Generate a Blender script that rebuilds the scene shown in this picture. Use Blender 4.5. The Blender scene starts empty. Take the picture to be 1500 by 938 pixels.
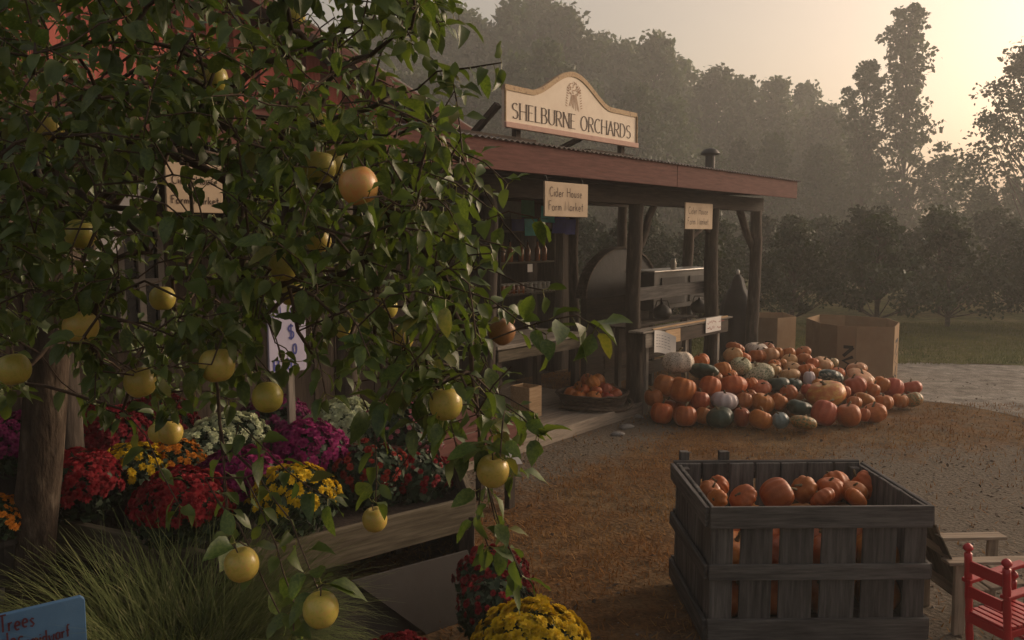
import bpy, bmesh, math, random
import numpy as np
from mathutils import Vector, Matrix, Quaternion
random.seed(11); rng = np.random.default_rng(11)
R = math.radians
scene = bpy.context.scene
col = scene.collection

# ------------------------------------------------------------------ camera, sky, sun, exposure
CAM_H, PITCH, FPX = 2.1, R(5.9), 1200.0
cam_d = bpy.data.cameras.new("camera"); cam = bpy.data.objects.new("camera", cam_d); col.objects.link(cam)
cam.location = (0, 0, CAM_H); cam.rotation_euler = (R(90) - PITCH, 0, 0)
cam_d.sensor_width = 36; cam_d.lens = 36 * FPX / 1500; cam_d.clip_start = 0.05; cam_d.clip_end = 2000
scene.camera = cam
SUN_EL, SUN_AZ = R(16), R(63)          # azimuth measured from +Y (view direction) towards +X
world = bpy.data.worlds.new("World"); scene.world = world; world.use_nodes = True
wn = world.node_tree.nodes; wl = world.node_tree.links; wn.clear()
sky = wn.new("ShaderNodeTexSky"); sky.sky_type = 'NISHITA'; sky.sun_disc = False
sky.sun_elevation = SUN_EL; sky.sun_rotation = SUN_AZ; sky.air_density = 1.3; sky.dust_density = 6.5; sky.ozone_density = 0.6
hs = wn.new("ShaderNodeHueSaturation"); hs.inputs['Saturation'].default_value = 0.6
tint = wn.new("ShaderNodeMix"); tint.data_type = 'RGBA'; tint.blend_type = 'MULTIPLY'; tint.inputs[0].default_value = 1.0
tint.inputs[7].default_value = (1.0, 0.86, 0.77, 1)
bg = wn.new("ShaderNodeBackground"); bg.inputs[1].default_value = 0.15
wo = wn.new("ShaderNodeOutputWorld")
wl.new(sky.outputs[0], hs.inputs['Color']); wl.new(hs.outputs[0], tint.inputs[6]); wl.new(tint.outputs[2], bg.inputs[0]); wl.new(bg.outputs[0], wo.inputs[0])
sun_d = bpy.data.lights.new("sun", 'SUN'); sun_d.energy = 1.2; sun_d.angle = R(10); sun_d.color = (1.0, 0.82, 0.62)
sun = bpy.data.objects.new("sun", sun_d); col.objects.link(sun)
sdir = Vector((math.sin(SUN_AZ) * math.cos(SUN_EL), math.cos(SUN_AZ) * math.cos(SUN_EL), math.sin(SUN_EL)))
sun.rotation_euler = (-sdir).to_track_quat('-Z', 'Y').to_euler(); sun.location = sdir * 60
vs = scene.view_settings; vs.view_transform = 'Standard'; vs.look = 'None'; vs.exposure = 0.22; vs.gamma = 1.0; vs.use_curve_mapping = False
scene.cycles.max_bounces = 8; scene.cycles.volume_bounces = 1; scene.cycles.transparent_max_bounces = 8

# ------------------------------------------------------------------ pixel helpers (a pixel gives a direction; distance comes from what it touches)
def ray(px, py):
    x = (px - 750) / FPX; u = -(py - 469) / FPX
    return Vector((x, math.cos(PITCH) + u * math.sin(PITCH), -math.sin(PITCH) + u * math.cos(PITCH)))
def at(px, py, d):
    r = ray(px, py); return Vector((0, 0, CAM_H)) + r * (d / r.y)
def ground_at(px, py, z=0.0):
    r = ray(px, py); return Vector((0, 0, CAM_H)) + r * ((z - CAM_H) / r.z)
SH_O = ground_at(945, 603); SH_A = R(50.8)
SU = Vector((math.cos(SH_A), math.sin(SH_A), 0)); SV = Vector((-SU.y, SU.x, 0))
def shed(px, py, off):
    """point of the shed's local frame (along front, depth, height) seen at a pixel, on the plane 'off' behind the front line"""
    r = ray(px, py); b = SH_O + SV * off
    k = (b.x * SU.y - b.y * SU.x) / (r.x * SU.y - r.y * SU.x)
    p = Vector((0, 0, CAM_H)) + r * k
    return Vector(((p - SH_O).dot(SU), off, p.z))
def shed_w(s, off, z): return SH_O + SU * s + SV * off + Vector((0, 0, z))

# ------------------------------------------------------------------ materials
MATS = {}
def nodes_of(name):
    m = bpy.data.materials.new(name); m.use_nodes = True; nt = m.node_tree
    return m, nt.nodes, nt.links, nt.nodes["Principled BSDF"]
def pm(name, stops, scale=8, rough=0.8, bump=0.25, bscale=None, stretch=(1, 1, 1), spec=0.3, rand=0.25, detail=6, bdist=0.01, rand_hue=0.0, coat=0.0, trans=None):
    """noise -> colour ramp, per-object brightness variation, noise bump"""
    m, n, l, bs = nodes_of(name)
    tc = n.new("ShaderNodeTexCoord"); mp = n.new("ShaderNodeMapping"); mp.inputs['Scale'].default_value = stretch
    oi = n.new("ShaderNodeObjectInfo"); va = n.new("ShaderNodeVectorMath"); va.operation = 'MULTIPLY_ADD'
    va.inputs[1].default_value = (37, 53, 71)
    cb = n.new("ShaderNodeCombineXYZ")
    for i in range(3): l.new(oi.outputs['Random'], cb.inputs[i])
    l.new(cb.outputs[0], va.inputs[0]); l.new(tc.outputs['Object'], va.inputs[2]); l.new(va.outputs[0], mp.inputs['Vector'])
    nz = n.new("ShaderNodeTexNoise"); nz.inputs['Scale'].default_value = scale; nz.inputs['Detail'].default_value = detail; nz.inputs['Roughness'].default_value = 0.65
    l.new(mp.outputs[0], nz.inputs['Vector'])
    rp = n.new("ShaderNodeValToRGB"); cr = rp.color_ramp
    while len(cr.elements) < len(stops): cr.elements.new(0.5)
    for e, (p, c) in zip(cr.elements, stops): e.position = p; e.color = (*c, 1)
    l.new(nz.outputs['Fac'], rp.inputs[0])
    h = n.new("ShaderNodeHueSaturation"); l.new(rp.outputs[0], h.inputs['Color'])
    mr = n.new("ShaderNodeMapRange"); mr.inputs[3].default_value = 1 - rand; mr.inputs[4].default_value = 1 + rand
    l.new(oi.outputs['Random'], mr.inputs[0]); l.new(mr.outputs[0], h.inputs['Value'])
    if rand_hue:
        mh = n.new("ShaderNodeMapRange"); mh.inputs[3].default_value = 0.5 - rand_hue; mh.inputs[4].default_value = 0.5 + rand_hue
        fr = n.new("ShaderNodeMath"); fr.operation = 'MULTIPLY'; fr.inputs[1].default_value = 17.3
        f2 = n.new("ShaderNodeMath"); f2.operation = 'FRACT'
        l.new(oi.outputs['Random'], fr.inputs[0]); l.new(fr.outputs[0], f2.inputs[0]); l.new(f2.outputs[0], mh.inputs[0]); l.new(mh.outputs[0], h.inputs['Hue'])
    l.new(h.outputs[0], bs.inputs['Base Color'])
    bs.inputs['Roughness'].default_value = rough; bs.inputs['Specular IOR Level'].default_value = spec
    if coat: bs.inputs['Coat Weight'].default_value = coat; bs.inputs['Coat Roughness'].default_value = 0.25
    if bump:
        n2 = n.new("ShaderNodeTexNoise"); n2.inputs['Scale'].default_value = bscale or scale * 3; n2.inputs['Detail'].default_value = 5
        l.new(mp.outputs[0], n2.inputs['Vector'])
        bm_ = n.new("ShaderNodeBump"); bm_.inputs['Strength'].default_value = bump; bm_.inputs['Distance'].default_value = bdist
        l.new(n2.outputs['Fac'], bm_.inputs['Height']); l.new(bm_.outputs[0], bs.inputs['Normal'])
    if trans:
        out = n["Material Output"]; tr = n.new("ShaderNodeBsdfTranslucent"); mx = n.new("ShaderNodeMixShader"); mx.inputs[0].default_value = trans[0]
        mc = n.new("ShaderNodeMix"); mc.data_type = 'RGBA'; mc.blend_type = 'MULTIPLY'; mc.inputs[0].default_value = 1; mc.inputs[7].default_value = (*trans[1], 1)
        l.new(h.outputs[0], mc.inputs[6]); l.new(mc.outputs[2], tr.inputs[0])
        l.new(bs.outputs[0], mx.inputs[1]); l.new(tr.outputs[0], mx.inputs[2]); l.new(mx.outputs[0], out.inputs[0])
    MATS[name] = m; return m
def wood(name, a, b, c, rand=0.3, rough=0.85, bump=0.45):
    return pm(name, [(0.3, a), (0.5, b), (0.72, c)], scale=5, stretch=(0.7, 9, 9), rough=rough, bump=bump, bscale=9, rand=rand, bdist=0.006, spec=0.2)
wood('crate_wood', (.042, .039, .038), (.092, .085, .081), (.155, .144, .136), rand=0.22)
wood('grey_wood', (.10, .088, .075), (.21, .185, .155), (.33, .29, .25))
wood('bed_wood', (.05, .04, .027), (.10, .082, .056), (.16, .135, .095))
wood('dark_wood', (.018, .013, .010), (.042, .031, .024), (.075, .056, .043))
wood('floor_wood', (.16, .13, .105), (.27, .225, .18), (.38, .32, .26), rand=0.15)
wood('fascia_red', (.072, .027, .023), (.115, .046, .038), (.155, .066, .055), rand=0.08, bump=0.2)
wood('siding_red', (.30, .07, .055), (.43, .115, .09), (.50, .15, .12), rand=0.1, bump=0.25)
wood('siding_red_deep', (.09, .02, .018), (.14, .035, .03), (.18, .05, .04), rand=0.1, bump=0.25)
wood('chair_wood', (.15, .11, .08), (.27, .21, .155), (.38, .31, .24), rand=0.15)
wood('new_wood', (.34, .22, .12), (.46, .31, .18), (.55, .40, .25), rand=0.1)
pm('bark', [(0.3, (.022, .016, .012)), (0.55, (.062, .046, .034)), (0.75, (.15, .12, .09))], scale=14, stretch=(1, 1, .35), rough=0.95, bump=0.9, bscale=22, bdist=0.03, rand=0, spec=0.1)
pm('log', [(0.3, (.035, .028, .022)), (0.55, (.075, .06, .048)), (0.75, (.15, .12, .10))], scale=6, stretch=(.6, 4, 4), rough=0.9, bump=0.6, bscale=12, rand=0.25, spec=0.15)
pm('twig', [(0.3, (.045, .030, .022)), (0.7, (.12, .085, .06))], scale=30, rough=0.8, bump=0.3, rand=0.2, spec=0.2)
pm('plywood', [(0.3, (.032, .028, .025)), (0.6, (.06, .052, .046)), (0.8, (.05, .038, .031))], scale=3, rough=0.8, bump=0.15, rand=0.15)
pm('red_paint', [(0.3, (.36, .012, .016)), (0.7, (.46, .02, .026))], scale=6, rough=0.38, bump=0.08, rand=0.05, spec=0.5)
pm('cardboard', [(0.3, (.29, .19, .115)), (0.7, (.37, .26, .16))], scale=4, rough=0.9, bump=0.1, rand=0.12, spec=0.1)
pm('black_ink', [(0.3, (.015, .012, .01)), (0.7, (.03, .025, .02))], rough=0.8, bump=0)
pm('brown_ink', [(0.3, (.035, .016, .010)), (0.7, (.06, .03, .018))], rough=0.7, bump=0)
pm('tan_ink', [(0.3, (.22, .11, .055)), (0.7, (.30, .16, .085))], rough=0.7, bump=0)
pm('red_ink', [(0.3, (.28, .03, .03)), (0.7, (.35, .05, .05))], rough=0.7, bump=0)
pm('maroon_ink', [(0.3, (.06, .012, .02)), (0.7, (.09, .02, .035))], rough=0.7, bump=0)
pm('blue_ink', [(0.3, (.04, .05, .22)), (0.7, (.06, .07, .28))], rough=0.7, bump=0)
pm('grey_ink', [(0.3, (.25, .24, .26)), (0.7, (.32, .31, .32))], rough=0.7, bump=0)
pm('sign_cream', [(0.3, (.58, .47, .36)), (0.6, (.66, .56, .44)), (0.8, (.60, .50, .39))], scale=3, rough=0.6, bump=0.08, rand=0)
pm('sign_gold', [(0.35, (.33, .20, .10)), (0.5, (.45, .32, .18)), (0.65, (.26, .16, .09))], scale=24, rough=0.7, bump=0.3, rand=0)
pm('sign_pink', [(0.3, (.40, .24, .19)), (0.7, (.50, .31, .25))], scale=8, rough=0.7, bump=0.1, rand=0)
pm('notice_board', [(0.3, (.36, .27, .18)), (0.7, (.48, .37, .26))], scale=4, rough=0.7, bump=0.1, rand=0.08)
pm('lavender_board', [(0.3, (.36, .34, .46)), (0.7, (.44, .42, .54))], scale=4, rough=0.7, bump=0.05, rand=0)
pm('blue_board', [(0.3, (.045, .11, .22)), (0.7, (.075, .16, .29))], scale=5, rough=0.55, bump=0.1, rand=0)
pm('paper', [(0.3, (.66, .63, .60)), (0.7, (.76, .73, .70))], scale=4, rough=0.7, bump=0.05, rand=0.05)
pm('metal_roof', [(0.35, (.055, .045, .04)), (0.6, (.10, .085, .075)), (0.8, (.14, .11, .09))], scale=5, rough=0.5, bump=0.1, rand=0, spec=0.5)
pm('black_iron', [(0.3, (.012, .012, .012)), (0.7, (.03, .028, .027))], scale=10, rough=0.55, bump=0.15, rand=0.1, spec=0.4)
pm('grey_steel', [(0.3, (.22, .21, .20)), (0.7, (.36, .34, .32))], scale=10, rough=0.35, bump=0.05, rand=0.1, spec=0.6)
MATS['grey_steel'].node_tree.nodes["Principled BSDF"].inputs['Metallic'].default_value = 0.7
pm('dark_tarp', [(0.3, (.012, .012, .013)), (0.7, (.03, .028, .03))], scale=6, rough=0.7, bump=0.3, rand=0)
pm('soil', [(0.3, (.02, .014, .01)), (0.7, (.05, .035, .025))], scale=20, rough=0.95, bump=0.8, rand=0)
pm('plastic_pot', [(0.3, (.02, .018, .017)), (0.7, (.04, .035, .03))], rough=0.5, bump=0.05, rand=0.2)
pm('terracotta', [(0.3, (.20, .085, .045)), (0.7, (.30, .14, .08))], scale=10, rough=0.8, bump=0.15, rand=0.1)
pm('wicker', [(0.3, (.03, .02, .014)), (0.7, (.09, .06, .04))], scale=20, rough=0.85, bump=0.4, rand=0.25)
pm('amber_jar', [(0.3, (.16, .05, .015)), (0.7, (.28, .10, .03))], rough=0.12, bump=0, rand=0.4, spec=0.6)
pm('pale_jar', [(0.3, (.34, .30, .24)), (0.7, (.46, .42, .36))], rough=0.15, bump=0, rand=0.3, spec=0.6)
pm('lid', [(0.3, (.45, .42, .38)), (0.7, (.6, .56, .5))], rough=0.35, bump=0, rand=0.2, spec=0.6)
pm('stone', [(0.3, (.16, .15, .14)), (0.7, (.30, .28, .26))], scale=8, rough=0.9, bump=0.4, rand=0.2)
pm('glass_dark', [(0.3, (.012, .013, .015)), (0.7, (.02, .022, .025))], rough=0.08, bump=0, rand=0, spec=0.6)
pm('window_frame', [(0.3, (.16, .14, .13)), (0.7, (.24, .22, .2))], rough=0.6, bump=0.1)
pm('pale_board', [(0.3, (.26, .25, .26)), (0.7, (.40, .38, .38))], scale=4, rough=0.7, bump=0.15, rand=0.1)
for nm, c in [('cloth_teal', (.07, .36, .38)), ('cloth_green', (.05, .20, .10)), ('cloth_navy', (.03, .045, .17)), ('cloth_plum', (.07, .03, .045)), ('cloth_blue', (.02, .03, .20)), ('cloth_grey', (.13, .15, .13))]:
    pm(nm, [(0.3, tuple(x * .8 for x in c)), (0.7, tuple(x * 1.15 for x in c))], scale=10, rough=0.9, bump=0.1, rand=0.05)
# pumpkins
def pk(name, stops, scale=5, rh=0.012, rand=0.18, rough=0.42, bump=0.12): pm(name, stops, scale=scale, rough=rough, bump=bump, bscale=20, rand=rand, spec=0.4, rand_hue=rh)
pk('pumpkin_orange', [(0.3, (0.3116, 0.0779, 0.0082)), (0.55, (0.41, 0.1148, 0.0131)), (0.75, (0.451, 0.1558, 0.0246))], rough=.5)
pk('pumpkin_deep', [(0.3, (0.246, 0.0574, 0.0115)), (0.55, (0.3444, 0.0902, 0.0164)), (0.75, (0.3772, 0.123, 0.0287))])
pk('pumpkin_red', [(0.3, (0.2952, 0.0451, 0.0164)), (0.55, (0.3772, 0.0697, 0.0246)), (0.75, (0.41, 0.1148, 0.0492))], rough=.5)
pk('pumpkin_pale', [(0.35, (0.4264, 0.1804, 0.0574)), (0.55, (0.4592, 0.246, 0.1066)), (0.72, (0.41, 0.1394, 0.0328))], rand=0.1, rough=.5)
pk('pumpkin_white', [(0.40, (.20, .15, .10)), (0.47, (.55, .46, .38)), (0.7, (.66, .55, .46))], scale=22, rough=.6, rand=0.08)
pk('pumpkin_lilac', [(0.3, (.46, .38, .38)), (0.7, (.58, .48, .47))], scale=5, rand=0.05)
pk('pumpkin_warty', [(0.42, (.075, .115, .045)), (0.50, (.46, .43, .27)), (0.7, (.58, .50, .36))], scale=20, rand=0.06, rough=.6, bump=.5)
pk('pumpkin_green', [(0.3, (.016, .030, .020)), (0.6, (.035, .06, .04)), (0.8, (.07, .09, .055))], rand=0.15)
pk('pumpkin_blue', [(0.3, (.13, .17, .165)), (0.7, (.22, .27, .26))], rand=0.05)
pk('pumpkin_striped', [(0.42, (.10, .13, .05)), (0.5, (.36, .24, .10)), (0.62, (.50, .20, .05))], scale=9, rand=0.1)
pk('pumpkin_gold', [(0.35, (0.4264, 0.1148, 0.0246)), (0.5, (0.4756, 0.1804, 0.0328)), (0.62, (0.5576, 0.3444, 0.0738))], scale=5, rand=0.05)
pk('pumpkin_split', [(0.40, (.03, .06, .05)), (0.5, (.09, .13, .11)), (0.56, (.46, .46, .38))], scale=4, rand=0.05)
pm('pumpkin_stem', [(0.3, (.07, .055, .025)), (0.7, (.17, .13, .07))], scale=15, rough=0.85, bump=0.4, rand=0.3)
# mum colours
for nm, c in [('mum_red', (.19, .011, .017)), ('mum_crimson', (.16, .010, .020)), ('mum_magenta', (.22, .015, .10)), ('mum_yellow', (.55, .37, .013)), ('mum_white', (.48, .52, .33)),
              ('mum_pink', (.36, .12, .15)), ('mum_purple', (.17, .02, .09)), ('mum_orange', (.55, .20, .02)), ('mum_bronze', (.26, .03, .02))]:
    pm(nm, [(0.3, tuple(x * .6 for x in c)), (0.5, c), (0.7, tuple(min(1, x * 1.35) for x in c))], scale=25, rough=0.7, bump=0, rand=0.08, spec=0.15, trans=(0.2, (1, 1, 1)))
pm('mum_leaf', [(0.3, (.012, .022, .010)), (0.6, (.03, .055, .022)), (0.8, (.055, .085, .035))], scale=30, rough=0.6, bump=0, rand=0.15, spec=0.3)
# foliage
def leaf_mat(name, stops, trans, rough, scale=9, back=(1.5, 1.4, 1.6)):
    m = pm(name, stops, scale=scale, rough=rough, bump=0.12, bscale=60, rand=0.22, spec=0.5, rand_hue=0.012, bdist=0.004, trans=trans)
    return m
leaf_mat('apple_leaf', [(0.3, (.042, .072, .018)), (0.5, (.075, .118, .028)), (0.72, (.125, .165, .048))], (0.34, (1.6, 1.6, .6)), 0.42)
leaf_mat('apple_leaf_yellow', [(0.3, (.10, .13, .025)), (0.7, (.22, .20, .05))], (0.3, (1.3, 1.3, .6)), 0.42)
leaf_mat('forest_leaf', [(0.3, (.030, .052, .018)), (0.6, (.056, .092, .030)), (0.8, (.095, .12, .04))], (0.25, (1.5, 1.5, .7)), 0.6, scale=0.5)
leaf_mat('orchard_leaf', [(0.3, (.016, .027, .011)), (0.6, (.034, .050, .018)), (0.8, (.058, .07, .027))], (0.2, (1.5, 1.5, .7)), 0.6, scale=1.5)
pm('apple_skin', [(0.3, (0.3444, 0.2788, 0.0492)), (0.5, (0.4428, 0.3608, 0.0738)), (0.7, (0.4756, 0.2952, 0.082))], scale=9, rough=0.33, bump=0.03, rand=0.12, spec=0.45, rand_hue=0.012)
pm('apple_blush', [(0.3, (0.3772, 0.2788, 0.0656)), (0.5, (0.492, 0.2624, 0.082)), (0.7, (0.492, 0.1968, 0.0656))], scale=7, rough=0.33, bump=0.03, rand=0.03, spec=0.45)
pm('apple_shaded', [(0.3, (.22, .11, .04)), (0.7, (.32, .15, .06))], scale=12, rough=0.4, bump=0.03, rand=0.05, spec=0.4)  # reddish brown skin: the shade on this apple is put into its colour
pm('dry_blade', [(0.3, (.17, .072, .022)), (0.5, (.27, .13, .042)), (0.7, (.34, .21, .08))], scale=1.2, rough=0.9, bump=0, rand=0, spec=0.1, trans=(0.2, (1, 1, 1)))
pm('lawn_blade', [(0.3, (.08, .10, .03)), (0.5, (.16, .165, .05)), (0.7, (.28, .24, .09))], scale=0.6, rough=0.9, bump=0, rand=0, spec=0.1, trans=(0.2, (1, 1, 1)))
pm('hay_blade', [(0.3, (.05, .075, .022)), (0.55, (.11, .13, .045)), (0.74, (.27, .25, .13))], scale=14, rough=0.8, bump=0, rand=0, spec=0.15, trans=(0.25, (1, 1, .8)))
# ground: dead-grass turf, bare dirt and gravel mixed by position
def ground_mat(name, cols, scale=0.9, fine=45, bump=0.55, thr=(.42, .58)):
    m, n, l, bs = nodes_of(name)
    tc = n.new("ShaderNodeTexCoord")
    big = n.new("ShaderNodeTexNoise"); big.inputs['Scale'].default_value = scale; big.inputs['Detail'].default_value = 8; big.inputs['Roughness'].default_value = .7
    fi = n.new("ShaderNodeTexNoise"); fi.inputs['Scale'].default_value = fine; fi.inputs['Detail'].default_value = 8; fi.inputs['Roughness'].default_value = .75
    vo = n.new("ShaderNodeTexVoronoi"); vo.inputs['Scale'].default_value = fine * .7
    for x in (big, fi, vo): l.new(tc.outputs['Object'], x.inputs['Vector'])
    r1 = n.new("ShaderNodeValToRGB"); r2 = n.new("ShaderNodeValToRGB")
    for rp, (a, b) in ((r1, cols[0]), (r2, cols[1])):
        rp.color_ramp.elements[0].position = .32; rp.color_ramp.elements[1].position = .68
        rp.color_ramp.elements[0].color = (*a, 1); rp.color_ramp.elements[1].color = (*b, 1); l.new(fi.outputs[0], rp.inputs[0])
    mr = n.new("ShaderNodeMapRange"); mr.inputs[1].default_value = thr[0]; mr.inputs[2].default_value = thr[1]; l.new(big.outputs[0], mr.inputs[0])
    mx = n.new("ShaderNodeMix"); mx.data_type = 'RGBA'; l.new(mr.outputs[0], mx.inputs[0]); l.new(r1.outputs[0], mx.inputs[6]); l.new(r2.outputs[0], mx.inputs[7])
    md = n.new("ShaderNodeTexNoise"); md.inputs['Scale'].default_value = 5; md.inputs['Detail'].default_value = 6; md.inputs['Roughness'].default_value = .7; l.new(tc.outputs['Object'], md.inputs['Vector'])
    mv = n.new("ShaderNodeMapRange"); mv.inputs[1].default_value = .3; mv.inputs[2].default_value = .7; mv.inputs[3].default_value = .42; mv.inputs[4].default_value = 1.5; l.new(md.outputs[0], mv.inputs[0])
    hv = n.new("ShaderNodeHueSaturation"); l.new(mv.outputs[0], hv.inputs['Value']); l.new(mx.outputs[2], hv.inputs['Color'])
    l.new(hv.outputs[0], bs.inputs['Base Color']); bs.inputs['Roughness'].default_value = .95; bs.inputs['Specular IOR Level'].default_value = .15
    ad = n.new("ShaderNodeMath"); ad.operation = 'ADD'; l.new(fi.outputs[0], ad.inputs[0]); l.new(vo.outputs['Distance'], ad.inputs[1])
    b = n.new("ShaderNodeBump"); b.inputs['Strength'].default_value = bump; b.inputs['Distance'].default_value = .03; l.new(ad.outputs[0], b.inputs['Height']); l.new(b.outputs[0], bs.inputs['Normal'])
    MATS[name] = m; return m
ground_mat('earth', [((.085, .040, .014), (.19, .095, .034)), ((.095, .058, .028), (.20, .13, .065))])
ground_mat('dirt', [((.085, .068, .052), (.19, .16, .125)), ((.14, .118, .092), (.27, .23, .185))], scale=1.4)
ground_mat('gravel', [((.14, .125, .105), (.30, .27, .235)), ((.20, .18, .155), (.36, .33, .29))], scale=1.2, fine=60)
ground_mat('lawn', [((.07, .078, .025), (.14, .145, .045)), ((.14, .115, .05), (.25, .20, .09))], scale=.5, fine=30)

# ------------------------------------------------------------------ mesh helpers
class MB:
    def __init__(self): self.v = []; self.f = []
    def add(self, vs_, fs_):
        o = len(self.v); self.v += [tuple(x) for x in vs_]; self.f += [tuple(i + o for i in f) for f in fs_]; return self
    def box(self, c, s, rot=None):
        c = Vector(c); hx, hy, hz = s[0] / 2, s[1] / 2, s[2] / 2
        vs_ = [Vector((x, y, z)) for z in (-hz, hz) for y in (-hy, hy) for x in (-hx, hx)]
        if rot is not None: vs_ = [rot @ v for v in vs_]
        return self.add([v + c for v in vs_], [(0, 2, 3, 1), (4, 5, 7, 6), (0, 1, 5, 4), (2, 6, 7, 3), (0, 4, 6, 2), (1, 3, 7, 5)])
    def tube(self, pts, rad, n=8, cap=True):
        pts = [Vector(p) for p in pts]
        if not hasattr(rad, '__len__'): rad = [rad] * len(pts)
        t0 = (pts[1] - pts[0]).normalized(); ref = Vector((0, 0, 1)) if abs(t0.z) < .9 else Vector((1, 0, 0))
        x = t0.cross(ref).normalized(); rings = []; vs_ = []
        for i, p in enumerate(pts):
            t = (pts[min(i + 1, len(pts) - 1)] - pts[max(i - 1, 0)]).normalized()
            x = (x - t * x.dot(t)).normalized(); y = t.cross(x)
            for k in range(n):
                a = 2 * math.pi * k / n; vs_.append(p + (x * math.cos(a) + y * math.sin(a)) * rad[i])
        fs_ = []
        for i in range(len(pts) - 1):
            for k in range(n): fs_.append((i * n + k, i * n + (k + 1) % n, (i + 1) * n + (k + 1) % n, (i + 1) * n + k))
        if cap: fs_ += [tuple(reversed(range(n))), tuple(range((len(pts) - 1) * n, len(pts) * n))]
        return self.add(vs_, fs_)
    def lathe(self, prof, n=16, c=(0, 0, 0), fx=None):
        c = Vector(c); vs_ = []; fs_ = []
        for j, (r, z) in enumerate(prof):
            for k in range(n):
                a = 2 * math.pi * k / n; rr = r if fx is None else r * fx(a, j)
                vs_.append(c + Vector((rr * math.cos(a), rr * math.sin(a), z)))
        for j in range(len(prof) - 1):
            for k in range(n): fs_.append((j * n + k, j * n + (k + 1) % n, (j + 1) * n + (k + 1) % n, (j + 1) * n + k))
        fs_ += [tuple(reversed(range(n))), tuple(range((len(prof) - 1) * n, len(prof) * n))]
        return self.add(vs_, fs_)
    def prism(self, poly, fr, t):
        """poly in 2D, fr(u,v,w)->point, thickness t along w"""
        n = len(poly)
        vs_ = [fr(u, v, 0) for u, v in poly] + [fr(u, v, t) for u, v in poly]
        fs_ = [tuple(range(n)), tuple(reversed(range(n, 2 * n)))] + [(i, i + n, (i + 1) % n + n, (i + 1) % n) for i in range(n)]
        return self.add(vs_, fs_)
    def mesh(self, name, smooth=False):
        me = bpy.data.meshes.new(name); me.from_pydata(self.v, [], self.f)
        bm = bmesh.new(); bm.from_mesh(me); bmesh.ops.recalc_face_normals(bm, faces=bm.faces); bm.to_mesh(me); bm.free()
        if smooth: me.polygons.foreach_set('use_smooth', [True] * len(me.polygons))
        return me
    def build(self, name, mat, parent=None, smooth=False, bevel=0):
        return link(name, self.mesh(name, smooth), mat, parent, bevel)
def link(name, me, mat=None, parent=None, bevel=0):
    o = bpy.data.objects.new(name, me); col.objects.link(o)
    if mat is not None and len(me.materials) == 0: me.materials.append(MATS[mat] if isinstance(mat, str) else mat)
    if parent is not None: o.parent = parent
    if bevel:
        b = o.modifiers.new("bevel", 'BEVEL'); b.width = bevel; b.segments = 2; b.limit_method = 'ANGLE'; b.angle_limit = R(40)
    return o
def own_mat(o, mat):
    o.material_slots[0].link = 'OBJECT'; o.material_slots[0].material = MATS[mat]
def np_mesh(name, V, k, mat=None):
    """V: (n,k,3) separate k-gons"""
    n = V.shape[0]; me = bpy.data.meshes.new(name)
    me.vertices.add(n * k); me.vertices.foreach_set('co', V.astype(np.float32).ravel())
    me.loops.add(n * k); me.loops.foreach_set('vertex_index', np.arange(n * k, dtype=np.int32))
    me.polygons.add(n); me.polygons.foreach_set('loop_start', np.arange(0, n * k, k, dtype=np.int32))
    try: me.polygons.foreach_set('loop_total', np.full(n, k, dtype=np.int32))
    except Exception: pass
    me.update(calc_edges=True); me.validate()
    if mat: me.materials.append(MATS[mat])
    return me
def tag(o, label=None, cat=None, group=None, kind=None):
    if label: o['label'] = label
    if cat: o['category'] = cat
    if group: o['group'] = group
    if kind: o['kind'] = kind
    return o
def thing(name, label, cat, loc=(0, 0, 0), rz=0.0, group=None):
    o = bpy.data.objects.new(name, None); col.objects.link(o); o.location = loc; o.rotation_euler = (0, 0, rz); o.empty_display_size = .2
    return tag(o, label, cat, group)
def plank(name, p, q, w, t, mat, parent=None, up=(0, 0, 1), bevel=0.004, jit=0.0025):
    """a board from p to q: width w along 'up', thickness t; grain along its length"""
    p = Vector(p); q = Vector(q); x = (q - p); Ln = x.length; x.normalize()
    z = Vector(up); z = (z - x * z.dot(x)).normalized(); y = z.cross(x)
    m = MB().box((Ln / 2, 0, 0), (Ln, t, w))
    m.v = [tuple(c + random.uniform(-jit, jit) for c in v) for v in m.v]
    o = m.build(name, mat, parent, bevel=bevel)
    o.matrix_local = Matrix(((x.x, y.x, z.x, p.x), (x.y, y.y, z.y, p.y), (x.z, y.z, z.z, p.z), (0, 0, 0, 1)))
    return o
def logpost(name, p, q, r0, r1, parent, mat='log', bend=.02):
    p = Vector(p); q = Vector(q); x = q - p; Ln = x.length; x.normalize()
    z = Vector((0, 1, 0)) if abs(x.y) < .9 else Vector((1, 0, 0)); z = (z - x * z.dot(x)).normalized(); y = z.cross(x)
    n = max(4, int(Ln / .22)); pts = []; rr = []
    a, b = random.uniform(0, 6), random.uniform(0, 6)
    for i in range(n + 1):
        f = i / n; pts.append((Ln * f, bend * math.sin(a + 4 * f) * math.sin(math.pi * f), bend * math.sin(b + 5 * f) * math.sin(math.pi * f)))
        rr.append((r0 + (r1 - r0) * f) * random.uniform(.94, 1.06))
    o = MB().tube(pts, rr, 10).build(name, mat, parent, smooth=True)
    o.matrix_local = Matrix(((x.x, y.x, z.x, p.x), (x.y, y.y, z.y, p.y), (x.z, y.z, z.z, p.z), (0, 0, 0, 1)))
    return o
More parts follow.
